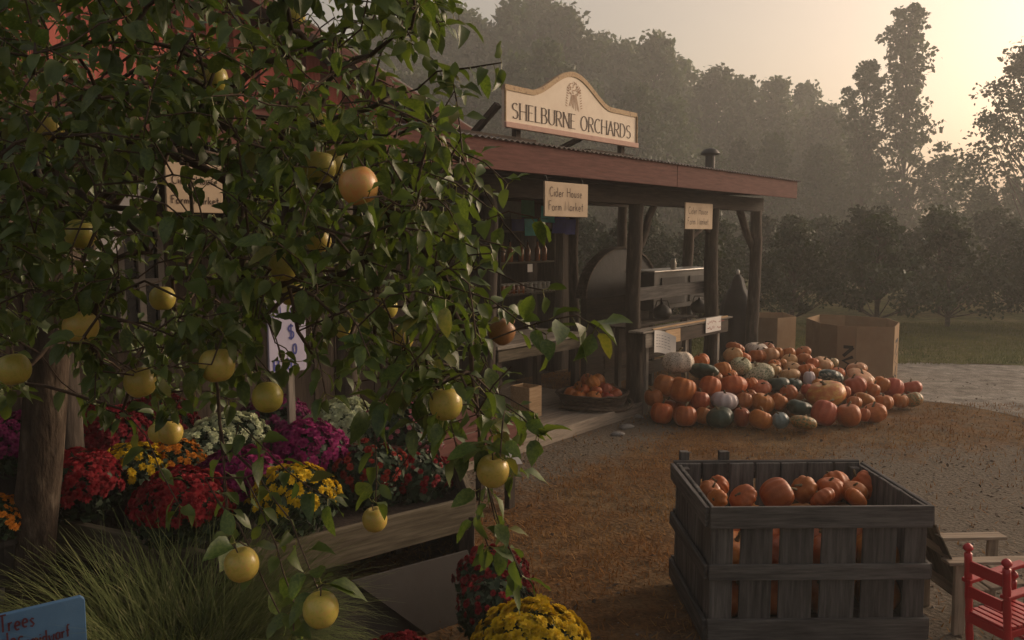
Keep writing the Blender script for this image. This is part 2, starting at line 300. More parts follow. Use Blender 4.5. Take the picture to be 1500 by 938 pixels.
# ------------------------------------------------------------------ stroke lettering
def arc(cx, cy, rx, ry, a0, a1, n=10): return [(cx + rx * math.cos(R(a0 + (a1 - a0) * i / n)), cy + ry * math.sin(R(a0 + (a1 - a0) * i / n))) for i in range(n + 1)]
SCURVE = arc(.28, .75, .22, .22, 35, 270, 10)[:-1] + arc(.28, .27, .24, .26, 90, -145, 10)
GL = {
 'S': (.56, [SCURVE]), 'H': (.68, [[(.06, 0), (.06, 1)], [(.62, 0), (.62, 1)], [(.06, .52), (.62, .52)]]),
 'E': (.54, [[(.06, 0), (.06, 1)], [(.06, 1), (.48, 1)], [(.06, .53), (.40, .53)], [(.06, 0), (.50, 0)]]),
 'L': (.50, [[(.06, 0), (.06, 1)], [(.06, 0), (.48, 0)]]),
 'B': (.58, [[(.06, 0), (.06, 1)], [(.06, 1), (.26, 1)] + arc(.26, .77, .22, .23, 90, -90, 8) + [(.06, .54)], [(.06, .54), (.28, .54)] + arc(.28, .27, .26, .27, 90, -90, 8) + [(.06, 0)]]),
 'U': (.66, [[(.06, 1), (.06, .3)] + arc(.33, .3, .27, .3, 180, 360, 10) + [(.60, 1)]]),
 'R': (.60, [[(.06, 0), (.06, 1)], [(.06, 1), (.28, 1)] + arc(.28, .75, .24, .25, 90, -90, 8) + [(.06, .5)], [(.26, .5), (.58, 0)]]),
 'N': (.68, [[(.06, 0), (.06, 1)], [(.06, 1), (.62, 0)], [(.62, 0), (.62, 1)]]),
 'O': (.74, [arc(.37, .5, .33, .5, 90, 450, 20)]), 'C': (.66, [arc(.38, .5, .34, .5, 50, 310, 16)]),
 'A': (.66, [[(.02, 0), (.33, 1)], [(.33, 1), (.64, 0)], [(.13, .36), (.53, .36)]]),
 'D': (.68, [[(.06, 0), (.06, 1)], [(.06, 1), (.24, 1)] + arc(.24, .5, .38, .5, 90, -90, 14) + [(.06, 0)]]),
 'T': (.56, [[(.28, 0), (.28, 1)], [(0, 1), (.56, 1)]]), 'F': (.5, [[(.06, 0), (.06, 1)], [(.06, 1), (.46, 1)], [(.06, .55), (.36, .55)]]),
 'M': (.86, [[(.04, 0), (.12, 1), (.43, .12), (.74, 1), (.82, 0)]]),
 'a': (.5, [arc(.22, .25, .18, .25, 60, 300, 10), [(.42, .5), (.42, 0)]]), 'i': (.16, [[(.08, 0), (.08, .5)], [(.08, .66), (.08, .72)]]),
 'd': (.52, [arc(.22, .25, .18, .25, 50, 310, 10), [(.42, .95), (.42, 0)]]), 'e': (.48, [[(.06, .26), (.42, .28)] + arc(.24, .26, .18, .25, 10, 310, 12)]),
 'r': (.36, [[(.06, .5), (.06, 0)], [(.06, .3), (.16, .46), (.32, .47)]]), 'o': (.46, [arc(.22, .25, .18, .25, 90, 450, 12)]),
 'u': (.48, [[(.06, .5), (.06, .15)] + arc(.22, .15, .16, .15, 180, 360, 6) + [(.38, .5), (.40, 0)]]), 's': (.4, [[(.34, .42), (.2, .5), (.08, .40), (.2, .27), (.33, .14), (.2, 0), (.05, .07)]]),
 'm': (.7, [[(.06, .5), (.06, 0)], [(.06, .36), (.2, .5), (.32, .42), (.32, 0)], [(.32, .36), (.46, .5), (.60, .42), (.60, 0)]]),
 'k': (.46, [[(.06, .95), (.06, 0)], [(.36, .5), (.06, .24)], [(.16, .31), (.40, 0)]]), 't': (.4, [[(.2, .85), (.2, .08), (.32, 0)], [(.04, .55), (.36, .55)]]),
 'l': (.2, [[(.08, .95), (.08, 0)]]), 'w': (.6, [[(.04, .5), (.16, 0), (.3, .4), (.44, 0), (.56, .5)]]), 'f': (.4, [[(.36, .88), (.24, .95), (.16, .8), (.16, 0)], [(.02, .5), (.34, .5)]]),
 '0': (.5, [arc(.24, .5, .2, .48, 90, 450, 14)]), '9': (.5, [arc(.24, .72, .18, .25, 0, 360, 12), [(.42, .72), (.34, 0)]]),
 '$': (.56, [SCURVE, [(.28, 1.1), (.28, -.1)]]), ' ': (.34, [])}
def text_strokes(txt, h, sp=.10, wobble=0.0):
    out = []; x = 0
    for ch in txt:
        w, st = GL[ch]; dy = random.uniform(-wobble, wobble)
        for s in st: out.append([((x + a) * h, (b + dy) * h) for a, b in s])
        x += w + sp
    return out, (x - sp) * h
def lettering(strokes, fr, wt, wn_=None, serif=0.0, depth=.002):
    """ribbons in a 2D frame; pen contrast between upright (wt) and level (wn_) strokes; slabs at stroke ends as serifs"""
    m = MB(); wn_ = wn_ or wt
    for s in strokes:
        P = [Vector(a) for a in s]; Lf = []; Rt = []
        for i, p in enumerate(P):
            t = P[min(i + 1, len(P) - 1)] - P[max(i - 1, 0)]
            if t.length < 1e-9: t = Vector((1, 0))
            t.normalize(); nrm = Vector((-t.y, t.x)); w = (wn_ + (wt - wn_) * abs(t.y) ** 1.5) / 2
            Lf.append(p + nrm * w); Rt.append(p - nrm * w)
        for i in range(len(P) - 1):
            q = [Lf[i], Lf[i + 1], Rt[i + 1], Rt[i]]
            m.add([fr(a.x, a.y, depth) for a in q], [(0, 1, 2, 3)])
        if serif:
            for e, nb in ((P[0], P[1]), (P[-1], P[-2])):
                d = (nb - e)
                if d.length and abs(d.normalized().y) > .8:
                    q = [(e.x - serif, e.y - wn_ * .5), (e.x + serif, e.y - wn_ * .5), (e.x + serif, e.y + wn_ * .5), (e.x - serif, e.y + wn_ * .5)]
                    m.add([fr(a, b, depth + .0006) for a, b in q], [(0, 1, 2, 3)])
    return m
def scribble(w, n, h):
    """an illegible handwritten line"""
    out = []; x = 0
    while x < w:
        k = random.randint(3, 6); s = []
        for i in range(k * 2):
            s.append((x, random.uniform(0, h) if i % 2 else random.uniform(0, h * .4))); x += w / n / 2.2
        out.append(s); x += w / n
    return out

# ================================================================== SETTING: ground, drive, lawn
def smooth(x, a, b):
    t = np.clip((x - a) / (b - a), 0, 1); return t * t * (3 - 2 * t)
xs = np.concatenate([[-600, -150, -40, -14], np.arange(-8, 14.01, .25), [20, 45, 150, 600]])
ys = np.concatenate([[-600, -100, -20, -4], np.arange(1, 15.01, .25), [22, 45, 150, 600]])
gx, gy = np.meshgrid(xs, ys); nx, ny = len(xs), len(ys)
gv = np.stack([gx.ravel(), gy.ravel(), np.zeros(nx * ny)], 1)
gf = [(j * nx + i, j * nx + i + 1, (j + 1) * nx + i + 1, (j + 1) * nx + i) for j in range(ny - 1) for i in range(nx - 1)]
me = bpy.data.meshes.new("ground"); me.from_pydata(gv.tolist(), [], gf)
def dirt_amount(x, y):
    a = smooth(x * .86 - (y - 5.6) * .42 - 1.25, -.5, .9) * (1 - smooth(y, 7.0, 8.6) * .75)      # trodden yard round the bin
    sp = (x - SH_O.x) * SV.x + (y - SH_O.y) * SV.y; ss = (x - SH_O.x) * SU.x + (y - SH_O.y) * SU.y
    b = smooth(sp, -1.3, -.35) * (1 - smooth(ss, .2, 1.0))                                   # drip line along the porch
    return np.clip(np.maximum(a, b * .9), 0, 1)
at_ = me.attributes.new("dirt", 'FLOAT', 'POINT'); at_.data.foreach_set('value', dirt_amount(gv[:, 0], gv[:, 1]).astype(np.float32))
gm = MATS['earth']; n_, l_ = gm.node_tree.nodes, gm.node_tree.links
att = n_.new("ShaderNodeAttribute"); att.attribute_name = "dirt"
nz = n_.new("ShaderNodeTexNoise"); nz.inputs['Scale'].default_value = 2.2; nz.inputs['Detail'].default_value = 9; nz.inputs['Roughness'].default_value = .75
tcn = n_.new("ShaderNodeTexCoord"); l_.new(tcn.outputs['Object'], nz.inputs['Vector'])
ma = n_.new("ShaderNodeMath"); ma.operation = 'MULTIPLY_ADD'; ma.inputs[1].default_value = 1.0; l_.new(att.outputs['Fac'], ma.inputs[0])
mb_ = n_.new("ShaderNodeMath"); mb_.operation = 'MULTIPLY_ADD'; mb_.inputs[1].default_value = 2.4; mb_.inputs[2].default_value = -1.2; l_.new(nz.outputs[0], mb_.inputs[0]); l_.new(mb_.outputs[0], ma.inputs[2])
mrr = n_.new("ShaderNodeMapRange"); mrr.inputs[1].default_value = .25; mrr.inputs[2].default_value = .75; l_.new(ma.outputs[0], mrr.inputs[0])
pb = n_["Principled BSDF"]; old = pb.inputs['Base Color'].links[0].from_socket
fin = [x for x in n_ if x.type == 'TEX_NOISE' and abs(x.inputs['Scale'].default_value - 45) < .1][0]
rd = n_.new("ShaderNodeValToRGB"); rd.color_ramp.elements[0].position = .3; rd.color_ramp.elements[1].position = .7
rd.color_ramp.elements[0].color = (.068, .054, .041, 1); rd.color_ramp.elements[1].color = (.205, .17, .13, 1); l_.new(fin.outputs[0], rd.inputs[0])
mxx = n_.new("ShaderNodeMix"); mxx.data_type = 'RGBA'; l_.new(mrr.outputs[0], mxx.inputs[0]); l_.new(old, mxx.inputs[6]); l_.new(rd.outputs[0], mxx.inputs[7]); l_.new(mxx.outputs[2], pb.inputs['Base Color'])
tag(link('ground', me, 'earth'), kind='structure')
def sheet(name, poly, z, mat, wob=.12, step=.35):
    pts = []
    for i in range(len(poly)):
        a = Vector(poly[i]); b = Vector(poly[(i + 1) % len(poly)]); n = max(1, min(40, int((b - a).length / step)))
        for k in range(n): p = a.lerp(b, k / n); pts.append((p.x + random.uniform(-wob, wob), p.y + random.uniform(-wob, wob), z))
    m = MB(); m.v = pts; m.f = [tuple(range(len(pts)))]
    return tag(m.build(name, mat), kind='structure')
gp = [ground_at(*p) for p in ((1310, 585), (1390, 592), (1460, 604), (1560, 622), (1800, 655))]
sheet('gravel_drive', [(p.x, p.y) for p in gp] + [(16, 7.5), (40, 9), (40, 14.2), (16, 13.3), (9, 12.9), (3.5, 14.0), (3.6, 12.8), (5.0, 11.6)], .004, 'gravel')
sheet('lawn', [(-60, 13.6), (3.4, 14.05), (9, 12.95), (16, 13.35), (40, 14.25), (120, 20), (120, 130), (-60, 130)], .008, 'lawn')

# ================================================================== FARM MARKET SHED (open lean-to on log posts)
T_FL = 0.12
sh = thing('farm_market_shed', 'open log-post market shed with red fascia and corrugated metal roof', 'shed', SH_O, SH_A)
S_L, S_R = -8.6, shed(1166, 278, -.35).x
# floor planks
off = 0.0; k = 0
while off < 2.6:
    w = .155
    s0 = -8.4
    for a, b in ((-8.4, -3.3 - (k % 3) * .4), (-3.295 - (k % 3) * .4, -.05)) if k else ((-8.4, -.02),):
        plank('floor_plank', (a, off + w / 2, T_FL - .02), (b, off + w / 2, T_FL - .02), w - .008, .04, 'floor_wood', sh, up=(0, 1, 0))
    off += w; k += 1
plank('floor_edge', (-8.4, -.03, T_FL - .05), (-.02, -.03, T_FL - .05), .13, .04, 'floor_wood', sh)
for s in (-8, -6, -4, -2, -.2): MB().box((s, 1.3, .03), (.12, 2.4, .10)).build('floor_joist', 'dark_wood', sh)
# front posts
BZ = 2.45
def sx(px, py=400, off=.1): return shed(px, py, off).x
sA, sM, sB = sx(930, 450), sx(1041, 420), sx(1104, 420)
front = [-7.9, shed(175, 350, .1).x - .35, -4.45, -2.75, sA, sM, sB]
for s in front: logpost('post', (s, .1, 0), (s + random.uniform(-.02, .02), .1, BZ + .02), .10 if s > -.5 else .09, .085, sh)
for s in (-1.6, 1.86, sB - .1): logpost('post', (s, 2.35, 0), (s, 2.35, BZ + .12), .085, .08, sh)
logpost('post', (shed(1009, 360, 1.3).x - .02, 1.3, 0), (shed(1009, 360, 1.3).x, 1.3, BZ + .08), .09, .085, sh)
# diagonal braces
def brace(p0, p1, off, r=.055): logpost('brace', shed(*p0, off), shed(*p1, off), r, r * .9, sh, bend=.03)
brace((931, 372), (958, 302), .12, .05); brace((1110, 385), (1083, 306), .12, .055); brace((1046, 352), (1020, 312), .14, .035)
brace((692, 372), (640, 285), .12, .05); brace((1012, 352), (1028, 330), 1.3, .04)
logpost('brace', (front[2] + .0, .1, 1.9), (front[2] + .5, .1, BZ), .05, .045, sh)
pb_ = plank('brace', shed(120, 420, .05), shed(228, 240, .05), .13, .04, 'pale_board', sh, up=(0, 0, 1)); tag(pb_, 'pale grey painted diagonal brace board')
# beams and rafters
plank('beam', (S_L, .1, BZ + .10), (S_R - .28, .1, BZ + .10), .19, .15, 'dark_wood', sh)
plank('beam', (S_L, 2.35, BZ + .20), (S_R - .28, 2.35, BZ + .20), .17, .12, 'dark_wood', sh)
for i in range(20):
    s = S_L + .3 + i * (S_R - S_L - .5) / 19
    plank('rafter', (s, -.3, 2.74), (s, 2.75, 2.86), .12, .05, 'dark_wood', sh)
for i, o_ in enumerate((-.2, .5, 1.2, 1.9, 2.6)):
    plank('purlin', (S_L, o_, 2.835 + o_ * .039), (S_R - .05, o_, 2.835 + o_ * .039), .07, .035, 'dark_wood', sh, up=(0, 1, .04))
# roof deck in strips and corrugated metal
m = MB()
N = int((S_R + .06 - S_L) / .038); rows = [(-.40, 2.905), (.7, 2.95), (1.8, 2.99), (2.9, 3.03)]
for j, (o_, z_) in enumerate(rows):
    for i in range(N + 1): m.v.append((S_L + i * .038, o_ + random.uniform(-.004, .004), z_ + .011 * math.sin(i * math.pi / 1.0 * .5 * 2)))
for j in range(len(rows)):
    pass
for j, (o_, z_) in enumerate(rows):
    for i in range(N + 1):
        x, y, z = m.v[j * (N + 1) + i]; m.v[j * (N + 1) + i] = (x, y, z_ + (.010 if i % 2 else -.010))
for j in range(len(rows) - 1):
    for i in range(N): m.f.append((j * (N + 1) + i, j * (N + 1) + i + 1, (j + 1) * (N + 1) + i + 1, (j + 1) * (N + 1) + i))
ro = m.build('roof', 'metal_roof', sh); sd = ro.modifiers.new('solid', 'SOLIDIFY'); sd.thickness = .004
jt = shed(990, 265, -.35).x
plank('fascia', (S_L, -.35, 2.775), (jt - .002, -.35, 2.775), .255, .035, 'fascia_red', sh, jit=.001)
plank('fascia', (jt + .002, -.352, 2.772), (S_R, -.352, 2.772), .255, .035, 'fascia_red', sh, jit=.001)
plank('end_fascia', (S_R - .02, -.33, 2.80), (S_R - .02, 2.8, 2.90), .20, .03, 'fascia_red', sh, jit=.001)
# chimney on the roof
ch = shed(1040, 240, .9)
m = MB().lathe([(.075, 2.85), (.075, 3.33)], 14, (ch.x, .9, 0)); m.build('chimney', 'black_iron', sh, smooth=False)
MB().lathe([(.06, 3.32), (.145, 3.345), (.15, 3.36), (.10, 3.42), (.02, 3.445)], 16, (ch.x, .9, 0)).build('chimney_cap', 'black_iron', sh, smooth=True)
# back wall of vertical boards behind the shelves
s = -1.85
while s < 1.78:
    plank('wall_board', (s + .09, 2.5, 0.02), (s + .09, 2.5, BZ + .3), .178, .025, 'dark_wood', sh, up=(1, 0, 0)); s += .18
# half-height wall boards behind the counter and rails
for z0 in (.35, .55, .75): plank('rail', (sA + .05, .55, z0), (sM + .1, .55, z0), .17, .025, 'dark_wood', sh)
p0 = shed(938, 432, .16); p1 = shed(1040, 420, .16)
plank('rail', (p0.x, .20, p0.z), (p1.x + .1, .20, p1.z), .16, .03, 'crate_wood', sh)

# counter shelf on the outside of the posts
ct = thing('counter', 'narrow plank counter fixed along the front posts above the heap', 'counter', SH_O, SH_A)
r0 = shed(938, 489, -.05); r1 = shed(1062, 463, -.05)
plank('top_board', (r0.x - .12, -.06, .99), (sM + .16, -.06, .99), .20, .022, 'grey_wood', ct, up=(0, 1, 0))
for a, b, mt in ((r0.x - .05, r0.x + .42, 'grey_wood'), (r0.x + .425, r0.x + .80, 'new_wood'), (r0.x + .805, sM + .05, 'dark_wood')):
    plank('front_board', (a, -.14, .885), (b, -.14, .885), .165, .02, mt, ct)
plank('trim_strip', (r0.x + .1, -.15, 1.012), (sM + .0, -.15, 1.012), .02, .03, 'new_wood', ct)
for s in (r0.x + .08, r0.x + 1.05, sM - .15): plank('leg', (s, -.08, 0), (s, -.08, .975), .06, .05, 'grey_wood', ct, up=(1, 0, 0))

def board_sign(name, label, cat, px0, px1, py0, py1, off, mat, t=.018, group=None, posts=()):
    a = shed(px0, (py0 + py1) / 2, off).x; b = shed(px1, (py0 + py1) / 2, off).x; mid = (px0 + px1) / 2
    z1 = shed(mid, py0, off).z; z0 = shed(mid, py1, off).z
    root = thing(name, label, cat, shed_w(a, off, z0), SH_A, group)
    plank('panel', ((0), 0, (z1 - z0) / 2), (b - a, 0, (z1 - z0) / 2), z1 - z0, t, mat, root, jit=.001)
    fr = lambda u, v, w: Vector((u, -t / 2 - .001 - w, v))
    return root, b - a, z1 - z0, fr
def write(root, lines, fr, mat, wt):
    for txt, x, y, h in lines:
        st, w = text_strokes(txt, h, .12, .03)
        lettering(st, lambda u, v, d: fr(x + u, y + v, d), wt).build('lettering', mat, root)
for px0, px1, py0, py1, off, lab in ((242, 325, 240, 312, -.41, 'tan hanging notice half hidden behind apple leaves'),
                                     (797, 860, 268, 318, -.42, 'tan hanging notice under the red fascia, larger one left of the bare log post'),
                                     (1003, 1043, 298, 336, -.12, 'small tan notice nailed on the post above the plank counter')):
    r, w, h, fr = board_sign('notice_sign', lab, 'sign', px0, px1, py0, py1, off, 'notice_board', group='cider house notices along the shed')
    e = h * .24
    def fit(txt, hh):
        return text_strokes(txt, 1, .12, 0)[1]
    h1 = min(e * 1.1, w * .80 / fit("Cider House", 1)); h2 = min(e * 1.1, w * .84 / fit("Farm Market", 1))
    write(r, [("Cider House", w * .10, h * .58, h1), ("Farm Market", w * .08, h * .18, h2)], fr, 'brown_ink', h * .023)
    if off < -.3:
        for sx_ in (.06, w - .06): MB().tube([(sx_, 0, h - .01), (sx_, .03, 2.64 - r.location.z if r.location.z + h < 2.64 else h + .01)], .003, 5).build('hanger', 'black_iron', r)

# the big sign on the roof
sg_off = -.20
c_bl, c_br, c_tl, c_tr, c_pk = [shed(*p, sg_off) for p in ((739, 188), (932, 215), (735, 122), (928, 165), (833, 104))]
W = c_br.x - c_bl.x; z0 = 3.045; Hs = .365; Hp = .62
sg = thing('orchard_sign', 'cream painted orchard name sign with curved gold border on the shed roof', 'sign', shed_w(c_bl.x, sg_off, z0), SH_A)
def topcurve(u):
    f = (u / W - .47) / .30
    return Hs + (Hp - Hs) * (0.5 * (1 + math.cos(math.pi * max(-1, min(1, f))))) ** 0.85
N = 48; up_ = [(W * i / N, topcurve(W * i / N)) for i in range(N + 1)]
frs = lambda u, v, w: Vector((u, -w, v))
MB().prism([(0, 0)] + [(W, 0)] + list(reversed(up_)), lambda u, v, w: Vector((u, w, v)), .03).build('panel', 'sign_cream', sg)
ins = .045
m = MB()
for i in range(N):
    (u0, v0), (u1, v1) = up_[i], up_[i + 1]
    nrm = Vector((-(v1 - v0), u1 - u0)).normalized()
    q = [(u0, v0 + .002), (u1, v1 + .002), (u1, v1 - ins / max(.6, nrm.y)), (u0, v0 - ins / max(.6, nrm.y))]
    m.prism(q, lambda u, v, w: Vector((u, -.008 + w, v)), .046)
m.build('border', 'sign_gold', sg)
plank('bottom_trim', (-.005, -.012, .022), (W + .01, -.012, .022), .05, .025, 'sign_pink', sg, jit=.001)
for u in (.004, W - .004): plank('side_trim', (u, -.006, .05), (u, -.006, Hs - .03), .014, .02, 'sign_gold', sg, up=(1, 0, 0), jit=.0005)
h = .138; st, w = text_strokes("SHELBURNE ORCHARDS", 1, .085, 0); k = W * .90 / w
st2 = [[(a * k + W * .045, b * h + .085) for a, b in s] for s in st]
lettering(st2, lambda u, v, d: frs(u, v, d + .001), .019, .006, serif=.015).build('lettering', 'brown_ink', sg)
# emblem: a sprigged tree figure of fine strokes
em = []; cx, cy = W * .47, .255
for i in range(7):
    em.append([(cx + (i - 3) * .012, cy + .15), (cx + (i - 3) * .020, cy + .08), (cx + (i - 3) * .030 + random.uniform(-.008, .008), cy + random.uniform(0, .04))])
for i in range(60):
    a = random.uniform(0, 6.28); r = .115 * math.sqrt(random.random()); x, y = cx + r * math.cos(a), cy + .205 + .55 * r * math.sin(a)
    em.append([(x, y), (x + random.uniform(-.014, .014), y + random.uniform(-.012, .012)), (x + random.uniform(-.02, .02), y + random.uniform(-.012, .012))])
for sgn in (-1, 1):
    for i in range(8): em.append([(cx + sgn * (.085 + .004 * i), cy + .20 - i * .024), (cx + sgn * (.115 + .004 * i), cy + .21 - i * .024)])
lettering(em, lambda u, v, d: frs(u, v, d + .001), .007).build('emblem', 'tan_ink', sg)
for u in (.25, W - .2): plank('support', (u, .07, -.14), (u, .07, .2), .07, .05, 'dark_wood', sg, up=(1, 0, 0))
plank('support', (W * .46, .2, -.12), (W * .58, .07, .03), .05, .04, 'dark_wood', sg, up=(1, 0, 0))
plank('support', (-.05, .40, -.10), (-.0, .07, .2), .06, .05, 'dark_wood', sg, up=(1, 0, 0))
plank('skid', (-.55, .07, -.105), (W * .22, .07, -.105), .07, .09, 'dark_wood', sg)
plank('skid', (W * .62, .07, -.105), (W - .02, .07, -.105), .06, .09, 'dark_wood', sg)

# ================================================================== RED BARN behind the porch
bn = thing('red_barn', 'red board-and-batten barn with a shallow gable behind the porch', 'barn', shed_w(0, 1.5, 0), SH_A)
def gable(s): return 3.89 + (-3.96 - s) * .328 if s > -6.6 else 3.89 + (-3.96 + 6.6) * .328 - (-6.6 - s) * .328
s = -11.2; i = 0
while s < -1.95:
    mt = 'siding_red' if i % 2 == 0 else 'siding_red_deep'
    w = .15 if i % 2 == 0 else .10; t = .03 if i % 2 == 0 else .02
    sc_ = s + w / 2
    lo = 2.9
    d_ = MB().prism([(-w / 2, 0), (w / 2, 0), (w / 2, 2.896), (-w / 2, 2.896)], lambda u, v, w_: Vector((v, w_, u)), t).build('wall_board', 'dark_wood', bn, bevel=.003)  # lower boards coloured dark to stand in for shade under the porch roof
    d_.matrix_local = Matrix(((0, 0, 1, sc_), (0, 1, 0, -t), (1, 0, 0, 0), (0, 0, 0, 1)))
    o = MB().prism([(-w / 2, lo), (w / 2, lo), (w / 2, gable(s + w) - .03), (-w / 2, gable(s) - .03)], lambda u, v, w_: Vector((v, w_, u)), t).build('siding_board', mt, bn, bevel=.003)
    o.matrix_local = Matrix(((0, 0, 1, sc_), (0, 1, 0, -t), (1, 0, 0, 0), (0, 0, 0, 1))); s += w; i += 1
for i in range(10):
    o_ = .02 + i * .6
    plank('side_board', (-1.93, o_ + .3, 0), (-1.93, o_ + .3, 3.15), .595, .03, 'dark_wood', bn, up=(0, 1, 0))
for s0, s1 in ((-6.6, -1.55), (-6.6, -11.7)):
    za, zb = gable(s0) + .03, gable(s1) + .03
    m = MB(); m.v = [(s0, -.35, za), (s1, -.35, zb), (s1, 6.5, zb), (s0, 6.5, za), (s0, -.35, za + .05), (s1, -.35, zb + .05), (s1, 6.5, zb + .05), (s0, 6.5, za + .05)]
    m.f = [(0, 1, 2, 3), (4, 5, 6, 7), (0, 1, 5, 4), (1, 2, 6, 5), (2, 3, 7, 6), (3, 0, 4, 7)]
    m.build('roof', 'metal_roof', bn)
    plank('barge_board', (s0, -.37, za - .04), (s1, -.37, zb - .04), .11, .03, 'fascia_red', bn, jit=.001)
# window in the barn wall
a = shed(178, 430, 1.42).x; b = shed(236, 430, 1.42).x; zt = shed(205, 335, 1.42).z; zb = shed(205, 490, 1.42).z
wd = MB().box(((a + b) / 2, -.05, (zt + zb) / 2), (b - a, .03, zt - zb)).build('window', 'glass_dark', bn)
for u in (a, (a + b) / 2, b): MB().box((u, -.075, (zt + zb) / 2), (.05, .05, zt - zb + .05)).build('frame', 'window_frame', wd)
for z in (zb, (zb + zt) / 2, zt): MB().box(((a + b) / 2, -.077, z), (b - a - .052, .045, .045)).build('frame', 'window_frame', wd)

# ================================================================== things under the shed roof
def local(name, label, cat, group=None, s=0, off=0, z=0, rz=0): return thing(name, label, cat, shed_w(s, off, z), SH_A + rz, group)
# shelf rack with jars
kL = shed(726, 420, 2.2).x; kR = shed(806, 420, 2.2).x; Wk = kR - kL
rk = local('shelf_rack', 'dark wooden shelf rack of jars against the back wall', 'shelf', s=kL, off=2.15, z=T_FL)
zz = [shed(770, y, 2.2).z - T_FL for y in (430, 384)]
for z in (.45, zz[0], zz[1], zz[1] + .42): plank('shelf_board', (0, .12, z), (Wk, .12, z), .30, .025, 'bed_wood', rk, up=(0, 1, 0))
for u in (.0, Wk): plank('side_panel', (u, .12, 0), (u, .12, zz[1] + .45), .32, .025, 'dark_wood', rk, up=(0, 1, 0))
jar_me = MB().lathe([(.035, 0), (.04, .01), (.04, .085), (.03, .105), (.03, .12)], 10).mesh('jar', True); lid_me = MB().lathe([(.033, .118), (.034, .12), (.034, .138), (.03, .14)], 10).mesh('lid', False)
bot_me = MB().lathe([(.036, 0), (.04, .01), (.04, .16), (.015, .21), (.014, .27)], 10).mesh('bottle', True); cap_me = MB().lathe([(.017, .268), (.017, .295)], 8).mesh('cap', False)
jar_me.materials.append(MATS['pale_jar']); lid_me.materials.append(MATS['lid']); bot_me.materials.append(MATS['amber_jar']); cap_me.materials.append(MATS['black_iron'])
def put(me_, name, loc, sub, subname, label, cat, group, rz=0, sc=1, mat=None):
    o = bpy.data.objects.new(name, me_); col.objects.link(o); o.location = loc; o.rotation_euler = (0, 0, rz); o.scale = (sc,) * 3
    tag(o, label, cat, group)
    if mat: own_mat(o, mat)
    if sub: c = bpy.data.objects.new(subname, sub); col.objects.link(c); c.parent = o
    return o
for z, nrow, me_, sub, sn, nm, lab, grp in ((zz[0], 2, jar_me, lid_me, 'lid', 'jar', 'pale lidded jar in rows on the lower shelf of the rack', 'jars on the lower shelf'),
                                            (zz[1], 1, bot_me, cap_me, 'cap', 'bottle', 'amber bottle on the upper shelf of the rack', 'bottles on the upper shelf')):
    for r_ in range(nrow):
        x = .07 if nm == 'jar' else .06
        while x < Wk - .06:
            mt = None
            if nm == 'jar' and x < Wk * .45: mt = 'amber_jar'
            lb = lab if mt is None else 'amber lidded jar in rows on the lower shelf of the rack'
            gr = grp if mt is None else 'amber jars on the lower shelf'
            put(me_, nm, shed_w(kL + x, 2.06 + r_ * .11 + 2.15 - 2.06 - .02, T_FL + z + .0135), sub, sn, lb, 'jar' if nm == 'jar' else 'bottle', gr, mat=mt)
            x += .10 if nm == 'jar' else random.uniform(.13, .24)
# small crate on the lower shelf is a wire rack front
wr = MB()
for z in (.02, .06): wr.tube([(0.02, -.05, zz[0] + z), (Wk - .02, -.05, zz[0] + z)], .004, 5)
for i in range(16): wr.tube([(.02 + i * (Wk - .04) / 15, -.05, zz[0]), (.02 + i * (Wk - .04) / 15, -.05, zz[0] + .07)], .003, 5)
wr.build('wire_guard', 'grey_steel', rk)
plank('price_card', (Wk * .45, -.06, zz[1] - .08), (Wk * .45 + .11, -.06, zz[1] - .08), .11, .004, 'paper', rk, jit=0)
# coloured paper flags on a string
FL = [(704, 306, 'cloth_green'), (722, 307, 'cloth_grey'), (740, 308, 'cloth_grey'), (757, 306, 'cloth_green'), (786, 314, 'cloth_teal'), (703, 331, 'cloth_green'), (745, 326, 'cloth_navy'), (764, 333, 'cloth_teal'), (784, 334, 'cloth_plum'), (806, 330, 'cloth_blue'), (822, 332, 'cloth_blue')]
fg = {'cloth_green': 'green', 'cloth_grey': 'grey green', 'cloth_teal': 'teal', 'cloth_navy': 'navy', 'cloth_plum': 'plum', 'cloth_blue': 'dark blue'}
for px, py, c in FL:
    p = shed(px, py, 2.1); q = shed(px + 19, py, 2.1); w = min(.30, q.x - p.x)
    m = MB(); nn = 5
    for j in range(nn + 1):
        for i in range(nn + 1):
            u, v = i / nn, j / nn; m.v.append((u * w, .02 * math.sin(3 * u + px) * (1 - v), (v - .5) * .23))
    for j in range(nn):
        for i in range(nn): m.f.append((j * (nn + 1) + i, j * (nn + 1) + i + 1, (j + 1) * (nn + 1) + i + 1, (j + 1) * (nn + 1) + i))
    o = m.build('cloth_square', c, None); o.location = shed_w(p.x, 2.02 + (.03 if py > 320 else 0), p.z); o.rotation_euler = (0, 0, SH_A)
    sd = o.modifiers.new('s', 'SOLIDIFY'); sd.thickness = .003
    tag(o, fg[c] + ' cloth square hanging in the row above the jar shelves', 'cloth', 'cloth squares strung above the shelves')
for a_b, (z_, (a_, b_)) in enumerate(((shed(760, 294, 2.1).z, (690, 830)), (shed(760, 320, 2.1).z, (690, 845)))):
    o = MB().tube([shed_w(shed(a_, 300, 2.1).x, 2.03, z_), shed_w(shed(b_, 300, 2.1).x, 2.03, z_)], .004, 5).build('flag_string', 'twig')
    tag(o, 'thin string carrying the ' + ('upper' if a_b == 0 else 'lower') + ' row of cloth squares', 'string')
